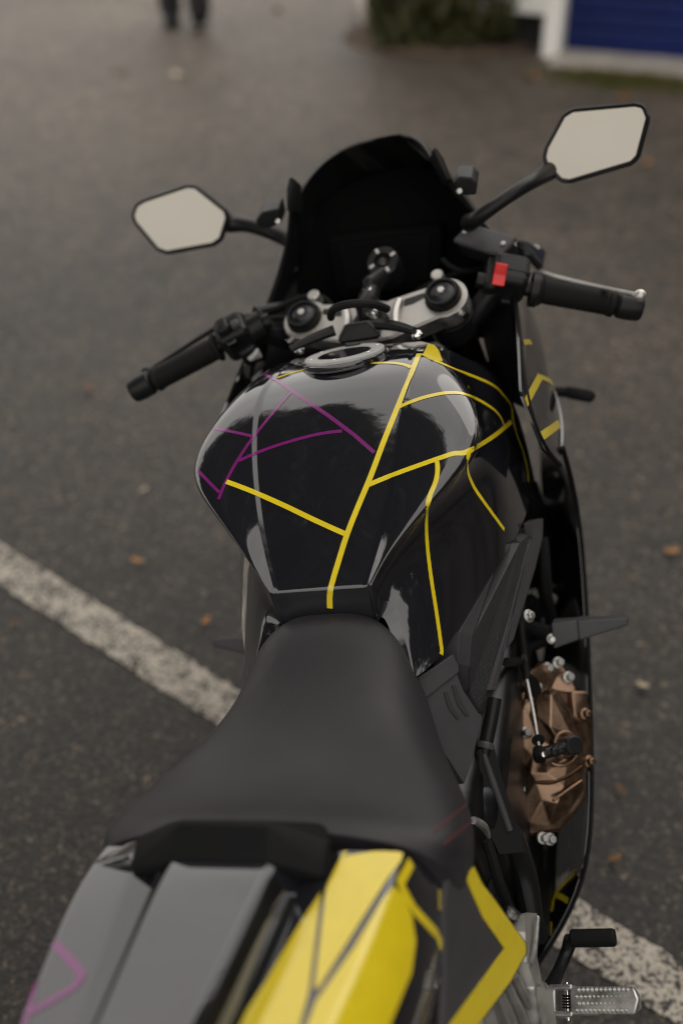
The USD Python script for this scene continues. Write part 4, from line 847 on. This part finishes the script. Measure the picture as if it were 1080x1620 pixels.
# ---------------------------------------------------------------- side fairings
fair_net = [
     [(.178, 1.37, .735), (.212, 1.23, .735), (.238, 1.10, .742), (.240, 1.01, .752)],
     [(.175, 1.32, .64), (.210, 1.21, .64), (.238, 1.10, .645), (.243, 1.045, .652)],
     [(.165, 1.24, .52), (.206, 1.14, .52), (.236, 1.06, .525), (.242, 1.01, .535)],
     [(.165, 1.17, .42), (.205, 1.06, .42), (.237, .96, .43), (.240, .87, .445)],
     [(.15, 1.12, .31), (.190, 1.0, .30), (.225, .86, .31), (.238, .72, .365)],
     [(.125, 1.07, .21), (.155, .95, .18), (.192, .80, .185), (.218, .64, .27)],
     [(.07, 1.03, .15), (.08, .9, .12), (.09, .75, .12), (.12, .56, .17)]]
for s in (1, -1):
    fm = sheet([[(s*x, y, z) for x, y, z in row] for row in fair_net], ru=[3, 1, 1, 1, 1, 1, 3], ku=6, kv=8)
    facing(fm, (s, 0, 0)); h = holder('side_fairing', bike); obj('fairing_shell', thick(fm, .004), 'gloss_black', h, smooth=45); obj('added_rim_strip', added_rim_strip(fair_net, s), 'matt_black', h)  # the added matt strip keeps the fairing rim from shining
    if s > 0: SF = (h, fm)
    r0 = np.array([.150, .985, .52])
    tip, root = (at(991, 987, x=.303), at(878, 1002, x=.208)) if s > 0 else (at(340, 1037, x=-.318), at(372, 1034, x=-.272))
    if s > 0: root_l = root*[-1, 1, 1]; tip_l = tip*[-1, 1, 1]
    else: root, tip = root_l, tip_l
    cs_ = holder('crash_slider', bike); U = np.array([0, .5, .87]); V = np.array([0, .87, -.5])
    mid = root+(tip-root)*.36
    def wedge(a, b, ha, hb): return hull(*[a+U*i*ha+V*j*.012 for i in (-.7, .7) for j in (-1, 1)], *[b+U*(i*hb+(ha-hb)*.42)+V*j*.008 for i in (-.7, .7) for j in (-1, 1)], r=.0025)
    hm = .0215-(.0215-.0045)*.36
    obj('base', wedge(root, mid-(tip-root)*.004, .0215, hm), 'textured_grey', cs_); obj('puck', wedge(mid+(tip-root)*.004+U*.0025, tip, hm, .0045), 'textured_grey', cs_)
    obj('bolt', hexbolt(root+[-s*.004, -.010, .0], (s*.2, -.8, .5), .005, .008), 'cast_aluminium', cs_)
    obj('stay', tube([root-[s*.004, 0, 0], root-[s*.07, -.02, -.01]], .010, 10), 'matt_black', cs_)
tape([(915, 1383), (900, 1398), (886, 1413), (880, 1428), (877, 1446)], .0085, *SF, Y, .0054, False)
tape([(884, 1418), (898, 1425), (910, 1432)], .0080, *SF, Y, .0054, False)
tape([(877, 1462), (876, 1500), (875, 1535)], .003, *SF, Y, .0054, False)
tape([(931, 1068), (931, 1084)], .005, *SF, Y, .0054, False)

# ---------------------------------------------------------------- engine
eng = holder('engine', bike)
XM = np.array([[0, 0, 1, 0], [1, 0, 0, 0], [0, 1, 0, 0], [0, 0, 0, 1.]])                     # (y, z) outlines pushed out along x
def ring(cy_, cz_, pts): return [(cy_+r_*math.cos(math.radians(a)), cz_+r_*math.sin(math.radians(a))) for a, r_ in pts]
obj('crankcase', cat(rbox((.32, .44, .30), .04, T([0, .76, .43])), rbox((.28, .20, .16), .03, T([0, .60, .53]))), 'steel_dark', eng)
obj('cylinder_block', rbox((.30, .17, .34), .02, T([0, .96, .63]) @ trimesh.transformations.rotation_matrix(-.5, [1, 0, 0])), 'matt_black', eng)
obj('sump', rbox((.20, .34, .14), .03, T([0, .78, .25])), 'matt_black', eng)
Zp = lambda zx, zy, x: (600+zx/2.025, 560+zy/2.025, x)
CSP = facet_plane(at(866, 1180, x=.188), (.60, -.50, .62))
def on_case(px, py, x): p = CSP(px, py); w = EYEB-p; return p + w/np.linalg.norm(w)*(x-.176)*1.05
obj('side_case', flat_panel(CSP, [Zp(392, 1245, .158), Zp(425, 1115, .158), (833, 1085, .156), (845, 1062, .154), Zp(540, 990, .150), Zp(600, 1010, .155), Zp(640, 1065, .160), Zp(668, 1095, .164), Zp(686, 1290, .170), Zp(676, 1420, .170), Zp(600, 1520, .166), Zp(500, 1540, .160), Zp(450, 1490, .158), Zp(400, 1410, .158)], .03, -.014), 'bronze', eng, smooth=20)
obj('case_flange', flat_panel(CSP, [Zp(386, 1245, .150), Zp(420, 1105, .150), Zp(470, 1040, .146), Zp(540, 978, .142), Zp(606, 1000, .147), Zp(648, 1058, .152), Zp(676, 1090, .156), Zp(694, 1290, .162), Zp(684, 1430, .162), Zp(604, 1532, .158), Zp(498, 1552, .152), Zp(444, 1498, .150), Zp(394, 1415, .150)], .02, -.020), 'bronze_dark', eng, smooth=20)
cc = holder('clutch_cover', bike)
CV = [Zp(498, 1092, .176), Zp(545, 1070, .178), Zp(572, 1078, .178), Zp(640, 1185, .186), Zp(662, 1290, .190), Zp(656, 1392, .190), Zp(604, 1472, .184), Zp(545, 1512, .174), Zp(480, 1502, .168),  # 0-8 rim
      Zp(460, 1440, .170), Zp(468, 1320, .176), Zp(438, 1235, .170), Zp(464, 1130, .172),                                                                                                     # 9-12 rim
      Zp(550, 1092, .192), Zp(548, 1198, .2085), Zp(508, 1165, .192), Zp(612, 1215, .2065), Zp(552, 1228, .200), Zp(500, 1225, .184), Zp(492, 1290, .186), Zp(540, 1345, .203),               # 13-20
      Zp(598, 1338, .2065), Zp(636, 1325, .206), Zp(642, 1255, .2055), Zp(484, 1345, .190), Zp(500, 1372, .190), Zp(590, 1388, .2055), Zp(645, 1362, .204), Zp(520, 1430, .188), Zp(570, 1440, .198),  # 21-29
      Zp(620, 1420, .198), Zp(600, 1290, .2075), Zp(478, 1160, .1745)]                                                                                                                        # 30-32
CF = [(0, 1, 13, 15), (1, 2, 13), (15, 13, 14), (13, 2, 3, 16, 14), (15, 14, 17, 18), (14, 16, 31, 17), (32, 0, 15, 18), (12, 0, 32), (12, 32, 18, 11), (11, 18, 19, 10), (18, 17, 31, 20, 19), (16, 3, 23), (3, 4, 23), (16, 23, 22, 31), (31, 22, 21),
      (31, 21, 20), (19, 20, 24), (10, 19, 24), (23, 4, 22), (20, 21, 26, 25), (24, 20, 25), (21, 22, 27, 26), (22, 4, 27), (4, 5, 27), (10, 24, 25, 9), (25, 26, 29, 28), (26, 27, 30, 29), (27, 5, 30), (9, 25, 28, 8), (28, 29, 7), (8, 28, 7), (29, 30, 6, 7), (30, 5, 6)]
obj('shell', facets([on_case(*p) for p in CV], CF), 'bronze', cc, smooth=8)
rimc = [CV[k] for k in (0, 1, 2, 3, 4, 5, 6, 7, 8, 9, 10, 11, 12)]
obj('skirt', flat_panel(CSP, rimc, .016, -.0065), 'bronze', cc, smooth=20)
bs = on_case(894, 1178, .2055); obj('arm_boss', lathe([(.019, -.012), (.019, .002), (.0175, .004), (.012, .004), (.010, .001), (0, .001)], bs, CSP.n, 32), 'bronze', cc, smooth=30)
obj('lower_rib', tube([on_case(874, 1267, .2085), on_case(897, 1251, .2105), on_case(920, 1235, .2085)], [.0020, .0028, .0020], 8), 'bronze', cc)
obj('groove', tube([on_case(846, 1238, .190), on_case(868, 1240, .199), on_case(895, 1231, .2055), on_case(920, 1212, .206)], [.002, .0035, .0035, .002], 8), 'bronze_dark', cc)
obj('brow', tube([on_case(872, 1207, .206), on_case(885, 1213, .211), on_case(905, 1207, .212), on_case(911, 1196, .211)], .0028, 8), 'bronze', cc)
for a in (((828, 1097), (813, 1150)), ((833, 1107), (822, 1152)), ((838, 1107), (830, 1152)), ((845, 1100), (852, 1134))):
    obj('rib', tube([on_case(*a[0], .168), on_case(*a[1], .170)], .0030, 8, smooth=False), 'bronze', cc)
obj('case_ear', flat_panel(CSP, [Zp(404, 1262, .160), Zp(440, 1258, .168), Zp(462, 1272, .171), Zp(462, 1310, .171), Zp(446, 1322, .170), Zp(462, 1345, .171), Zp(460, 1395, .170), Zp(402, 1400, .160)], .02, -.006), 'bronze', eng, smooth=20)
obj('case_ear', flat_panel(CSP, [Zp(392, 1208, .158), Zp(430, 1198, .166), Zp(462, 1205, .172), Zp(462, 1232, .172), Zp(436, 1246, .168), Zp(398, 1246, .158)], .02, -.004), 'bronze', eng, smooth=20)
obj('front_case', hull(on_case(905, 1098, .166), on_case(923, 1098, .168), on_case(929, 1150, .172), on_case(912, 1160, .176), on_case(929, 1198, .174), on_case(916, 1205, .176), r=.005), 'bronze', eng, smooth=25)
obj('front_case', hull(on_case(862, 1060, .150), on_case(900, 1078, .158), on_case(905, 1092, .165), on_case(850, 1085, .150), on_case(880, 1050, .15), r=.005), 'bronze', eng, smooth=25)
for px, py, x in ((881, 1049, .165), (864, 1058, .160), (897, 1072, .170), (846, 1087, .165), (829, 1160, .180), (819, 1249, .182), (868, 1328, .175), (857, 1326, .168), (924, 1130, .186), (930, 1205, .186)):
    obj('case_bolt', hexbolt(on_case(px, py, x-.006), CSP.n, .0056, .013), 'cast_aluminium' if px < 915 else 'bronze', eng, smooth=25)
ra = holder('clutch_release_arm', bike)
a0, a1 = on_case(904, 1179, .232), on_case(853, 1194, .226)
obj('arm', hull(a0, a1+(a0-a1)*.2, r=.0085, seg=14), 'satin_black', ra); obj('pivot', lathe([(.011, -.03), (.0125, -.008), (.0125, .008), (.010, .010), (0, .010)], a0, CSP.n, 20), 'satin_black', ra)
for k in (.35, .55): obj('arm_fold', hull(a1+(a0-a1)*k+CSP.n*.006, a1+(a0-a1)*(k+.08)+CSP.n*.006, r=.006), 'satin_black', ra)
obj('clevis', rbox((.016, .017, .020), .004, T(a1)), 'matt_black', ra); obj('clevis_pin', lathe([(0, 0), (.004, 0), (.004, .003), (0, .004)], a1+CSP.n*.011, CSP.n, 10), 'chrome', ra)
cbp = [on_case(852, 1180, .222), on_case(846, 1140, .214), on_case(838, 1100, .202), on_case(833, 1075, .195), on_case(831, 1050, .188), on_case(826, 1010, .19), on_case(822, 985, .185), at(832, 955, x=.165), (.12, 1.02, .70)]
obj('inner_wire', tube(cbp[:4], .0024, 8), 'cast_aluminium', ra); obj('outer_cable', tube(cbp[3:], .0052, 8), 'rubber', ra)
obj('boot', tube([cbp[0]+[0, .004, .006], cbp[0]*.7+cbp[1]*.3], [.009, .006], 10), 'rubber', ra)
obj('adjuster', lathe([(.0065, -.012), (.0065, .012)], cbp[4], cbp[5]-cbp[4], 6), 'steel_dark', ra)
obj('cable_bracket', hull(on_case(848, 1078, .178), on_case(838, 1070, .186), on_case(852, 1092, .175), on_case(845, 1100, .178), r=.004), 'matt_black', ra)
# gubbins between knee pad and fairing
gb = holder('throttle_body_fittings', bike)
obj('throttle_body', rbox((.05, .06, .06), .012, T(at(848, 985, x=.155))), 'satin_black', gb); obj('fitting', tube([at(835, 950, x=.155), at(850, 1010, x=.155)], .014, 10), 'satin_black', gb); obj('fitting', rbox((.04, .05, .08), .01, T(at(872, 940, x=.165))), 'satin_black', gb)
for px, py, x in ((872, 948, .19), (835, 975, .19), (877, 1008, .20)): obj('bolt', hexbolt(at(px, py, x=x), (.8, -.3, .5), .006, .008), 'cast_aluminium', gb)
obj('hose', tube([at(858, 850, x=.2), at(862, 900, x=.2), at(865, 950, x=.195), at(880, 1010, x=.19), (.15, .88, .5)], .008, 10), 'rubber', gb)
obj('hose', tube([at(800, 1048, x=.16), at(815, 1048, x=.16), at(850, 1040, x=.165), (.12, .92, .6)], .006, 8), 'rubber', gb)

# ---------------------------------------------------------------- frame, foot controls
fr = holder('frame', bike)
for sx in (1, -1):
    S = np.array([sx, 1, 1])
    obj('spar', hull(*[np.array(p)*S for p in ((.075, 1.06, .86), (.075, 1.03, .78), (.12, .86, .70), (.12, .84, .64), (.065, .62, .66), (.065, .60, .58))], r=.012), 'satin_black', fr)
    PPL = facet_plane(at(780, 1240, x=.150), (.62, -.52, .58))
    tb = [PPL(785, 1105, -.004), PPL(779, 1140, -.004), PPL(770, 1180, -.004), PPL(768, 1200, -.008)]; obj('frame_tube', tube([p*S for p in tb], .0085, 14), 'satin_black', fr)
    obj('collar', lathe([(.0092, -.004), (.0104, -.002), (.0104, .002), (.0092, .004)], tb[2]*S, (tb[1]-tb[2])*S, 18), 'textured_grey', fr)
    pl = [(757, 1186), (782, 1184), (792, 1225), (812, 1290), (832, 1348), (790, 1352), (765, 1300), (756, 1240)]
    obj('pivot_plate', flat_panel(PPL, pl, .03, 0, sx), 'satin_black', fr, smooth=20)
    obj('pivot_plate_edge', tube([p*S for p in (PPL(765, 1192), PPL(771, 1215), PPL(789, 1265), PPL(806, 1314))], [.003, .0045, .0045, .004], 8), 'textured_grey', fr)
    obj('weld_bead', tube([p*S for p in (PPL(756, 1190), PPL(756, 1230), PPL(754, 1290))], .0015, 6), 'steel_dark', fr)
    obj('hook', tube([p*S for p in (at(749, 1298, x=.150), at(760, 1303, x=.151), at(769, 1312, x=.151), at(773, 1326, x=.15))], [.004, .005, .0045, .002], 8), 'cast_aluminium', fr)
    obj('lower_tube', tube([p*S for p in (at(805, 1320, x=.155), at(825, 1370, x=.16), at(835, 1420, x=.165), at(842, 1460, x=.168))], [.016, .018, .017, .014], 12), 'satin_black', fr)
    obj('lower_tube', tube([p*S for p in (at(858, 1300, x=.150), at(862, 1360, x=.15), at(855, 1420, x=.15), at(850, 1480, x=.155))], .015, 12), 'satin_black', fr)
    obj('pivot_plate', hull(*[p*S for p in (at(770, 1345, x=.13), at(850, 1330, x=.14), at(862, 1440, x=.15), at(820, 1500, x=.15), at(780, 1480, x=.14))], r=.008), 'matt_black', fr)
    obj('subframe_rail', tube([np.array(p)*S for p in ((.075, .60, .62), (.075, .42, .68), (.06, .18, .78), (.035, -.12, .86))], .014, 10), 'satin_black', fr)
obj('wiring_loom', tube([at(770, 1330, x=.155), at(790, 1400, x=.165), at(805, 1440, x=.17), at(820, 1468, x=.175), at(838, 1500, x=.17)], .006, 8), 'rubber', fr)
obj('connector', hull(at(805, 1442, x=.18), at(815, 1450, x=.18), at(820, 1466, x=.18), r=.007), 'satin_black', fr)
obj('connector_clip', lathe([(.004, -.004), (.006, 0), (.004, .004)], at(809, 1446, x=.187), (1, 0, 1), 12), 'cast_aluminium', fr)
def foot(sx):
    S = np.array([sx, 1, 1]); A = lambda px, py, x: at(px, py, x=x)*S
    h = holder('footrest', bike)
    hp_ = [at(830, 1449, x=.192), at(849, 1445, x=.194), at(852, 1470, x=.198), at(849, 1512, x=.201), at(857, 1556, x=.206), at(846, 1562, x=.205), at(833, 1522, x=.200), at(830, 1475, x=.196)]
    obj('heel_plate', slab([p*S for p in hp_], .012), 'aluminium', h, smooth=20)
    obj('heel_plate_edge', tube([A(850, 1452, .2005), A(847, 1500, .2040), A(840, 1526, .2045), A(838, 1527, .2035)], .0026, 8), 'cast_aluminium', h)
    hg = [at(842, 1562, x=.200), at(860, 1560, x=.203), at(868, 1572, x=.206), at(900, 1572, x=.222), at(902, 1582, x=.222), at(872, 1584, x=.208), at(876, 1640, x=.206), at(855, 1650, x=.20), at(846, 1600, x=.198)]
    obj('hanger', hull(*[p*S for p in hg[:3]], *[(p-[.02, 0, 0])*S for p in hg[:3]], *[p*S for p in hg[6:]], r=.004), 'cast_aluminium', h)
    p0, p1 = at(904, 1583, x=.2235), at(1008, 1583, x=.297); d = (p1-p0)/np.linalg.norm(p1-p0); up = np.array([0, -.35, .94]); up -= (up@d)*d; up /= np.linalg.norm(up); bk = np.cross(up, d)
    Mp = np.eye(4); Mp[:3, 0], Mp[:3, 1], Mp[:3, 2], Mp[:3, 3] = d, np.cross(up, d), up, p0
    Ln = np.linalg.norm(p1-p0)
    FX = np.diag([sx, 1, 1, 1.])
    def put(m):
        m.apply_transform(Mp); 
        if sx < 0: m = flip_x(m)
        return m
    obj('clevis', put(cat(rbox((.024, .006, .020), .002, T([-.012, .014, -.010])), rbox((.024, .006, .020), .002, T([-.012, -.014, -.010])), rbox((.010, .034, .018), .003, T([-.026, 0, -.010])))), 'cast_aluminium', h)
    obj('return_spring', put(cat(*[lathe([(.0052, -.0009), (.0066, 0), (.0052, .0009)], (-.010, -.006+.003*k, -.010), (0, 1, .15), 14) for k in range(5)])), 'steel_dark', h)
    obj('pivot_pin', put(lathe([(0, -.02), (.0035, -.02), (.0035, .02), (0, .02)], (-.010, 0, -.010), (0, 1, 0), 12)), 'chrome', h)
    body = hull((0, -.012, -.004), (0, .012, -.004), (Ln-.006, -.011, -.003), (Ln-.006, .011, -.003), (0, -.010, -.020), (0, .010, -.020), (Ln-.004, -.005, -.012), (Ln-.004, .005, -.012), (Ln, 0, .001), r=.003)
    obj('peg', put(body), 'cast_aluminium', h)
    te = []
    for i in range(12):
        for j in range(4):
            x = .006+(Ln-.016)*(i+.5*(j % 2))/11.6; y = -.0105+.007*j
            te.append(trimesh.Trimesh([(x-.0034, y, -.001), (x, y-.0034, -.001), (x+.0034, y, -.001), (x, y+.0034, -.001), (x, y, .0038)], [(0, 1, 4), (1, 2, 4), (2, 3, 4), (3, 0, 4)], process=False))
    obj('peg_teeth', put(cat(*te)), 'cast_aluminium', h, smooth=False, kind='stuff')
    obj('feeler', put(lathe([(0, -.020), (.005, -.020), (.004, -.002)], (Ln*.72, 0, -.012), (0, 0, 1), 10)), 'cast_aluminium', h)
    pd = holder('brake_pedal' if sx > 0 else 'gear_lever', bike)
    q0, q1 = at(903, 1485, y=.545), at(960, 1484, y=.545)
    obj('toe_rubber', lathe([(0, 0), (.0095, 0), (.011, .002), (.011, .052), (.0095, .055), (0, .055)], q0*S, (q1-q0)*S, 18), 'rubber', pd)
    obj('arm', tube([A(903, 1490, .212)*0+q0*S, at(896, 1510, y=.535)*S, at(880, 1545, y=.495)*S, at(866, 1572, y=.455)*S], [.009, .008, .0075, .010], 10), 'satin_black', pd)
foot(1); foot(-1)
ph = holder('passenger_footrest_hanger', bike)
pl = [at(803, 1540, x=.185), at(822, 1560, x=.188), at(862, 1650, x=.19), at(800, 1650, x=.175), at(775, 1580, x=.172)]
obj('plate', slab(pl, .014), 'cast_aluminium', ph, smooth=20)
for k in range(3):
    a, b = at(812-14*k, 1542+9*k, x=.190-.004*k), at(860-20*k, 1650, x=.194-.004*k); obj('rib', tube([a, (a+b)/2+[.002, 0, 0], b], .0048, 10), 'aluminium', ph)
obj('plate', flip_x(slab(pl, .014)), 'cast_aluminium', ph, smooth=20)

# ---------------------------------------------------------------- wheels, swing arm, exhaust, stand
def wheel(c, R, w, rim_r, name):
    h = holder(name, bike); c = np.array(c)
    a = np.linspace(-1, 1, 15); prof = [(rim_r, -w*.36)] + [(R-(w*.42)*(1-math.cos(t*1.35))/(1-math.cos(1.35))*.8, w*.5*math.sin(t*1.35)/math.sin(1.35)) for t in a] + [(rim_r, w*.36)]
    obj('tyre', lathe(prof, c, (1, 0, 0), 72), 'tyre', h)
    obj('rim', lathe([(rim_r+.006, -w*.36), (rim_r+.006, -w*.34), (rim_r-.02, -w*.28), (rim_r-.024, 0), (rim_r-.02, w*.28), (rim_r+.006, w*.34), (rim_r+.006, w*.36), (rim_r, w*.30), (rim_r-.008, 0), (rim_r, -w*.30)], c, (1, 0, 0), 60), 'satin_black', h)
    obj('hub', lathe([(0, -.06), (.035, -.06), (.04, -.02), (.04, .02), (.035, .06), (0, .06)], c, (1, 0, 0), 28), 'satin_black', h)
    for k in range(6):
        t = k*np.pi/3; e = np.array([0, math.cos(t), math.sin(t)]); f = np.array([0, -math.sin(t), math.cos(t)])
        obj('spoke', hull(c+e*.03+f*.018, c+e*.03-f*.018, c+e*(rim_r-.022)+f*.012, c+e*(rim_r-.022)-f*.012, r=.010), 'satin_black', h)
    return h, c
hf, cf = wheel((0, 1.449, .300), .300, .12, .216, 'front_wheel'); hrw, crw = wheel((0, 0, .315), .315, .18, .216, 'rear_wheel')
for s in (-1, 1): obj('brake_disc', lathe([(.09, -.0025), (.155, -.0025), (.155, .0025), (.09, .0025), (.09, -.0025)], cf+[s*.068, 0, 0], (1, 0, 0), 48), 'cast_aluminium', hf)
obj('brake_disc', lathe([(.07, -.0025), (.12, -.0025), (.12, .0025), (.07, .0025), (.07, -.0025)], crw+[.075, 0, 0], (1, 0, 0), 40), 'cast_aluminium', hrw)
sa = holder('swing_arm', bike)
for s in (-1, 1): obj('arm', hull((s*.11, .52, .42), (s*.11, .50, .37), (s*.125, .02, .335), (s*.125, -.03, .30), r=.018), 'cast_aluminium', sa)
obj('crossbar', hull((-.1, .44, .42), (.1, .44, .42), (-.1, .48, .36), (.1, .48, .36), r=.018), 'cast_aluminium', sa)
ex = holder('exhaust', bike)
for k in range(4):
    x = -.105+.07*k; obj('header_pipe', tube([(x, 1.02, .52), (x, 1.12, .42), (x*.8, 1.08, .24), (x*.5, .85, .15), (.03, .62, .16)], .019, 12), 'steel_dark', ex)
obj('silencer', tube([(.06, .55, .17), (.12, .40, .19), (.15, .26, .24), (.165, .08, .29)], [.04, .055, .058, .045], 20), 'satin_black', ex)
fd = []
for t in np.linspace(.35, 2.5, 12): fd.append([(x*(.075+.0), 1.449+(.325-.012*abs(x)**3)*math.cos(t), .300+(.325-.028*abs(x)**3)*math.sin(t)) for x in np.linspace(-1, 1, 7)])
ft = grid(np.array(fd)); facing(ft, (0, 0, 1)); obj('front_mudguard', thick(ft, .003), 'gloss_black', bike, smooth=50)
obj('hugger', hull((-.07, .30, .55), (.07, .30, .55), (-.07, .42, .50), (.07, .42, .50), (-.06, .12, .64), (.06, .12, .64), r=.008), 'matt_black', bike)
obj('radiator', rbox((.36, .04, .26), .012, T([0, 1.14, .50]) @ trimesh.transformations.rotation_matrix(.25, [1, 0, 0])), 'matt_black', bike)
obj('airbox', rbox((.18, .30, .12), .03, T([0, .86, .76])), 'matt_black', bike)
obj('shock_absorber', tube([(0, .50, .70), (0, .40, .40)], .035, 14, smooth=False), 'matt_black', bike)
st = holder('side_stand', bike); gx = -.265; gz = -gx*math.tan(LEAN)*-1
obj('leg', tube([(-.11, .60, .26), (-.19, .66, .17), (gx, .74, -gx*math.tan(LEAN)+.012)], [.015, .013, .012], 12), 'satin_black', st)
obj('foot', trimesh.creation.cylinder(.028, .008, sections=24, transform=frame_to((gx, .74, -gx*math.tan(LEAN)+.006), (math.sin(LEAN), 0, math.cos(LEAN)))), 'satin_black', st)
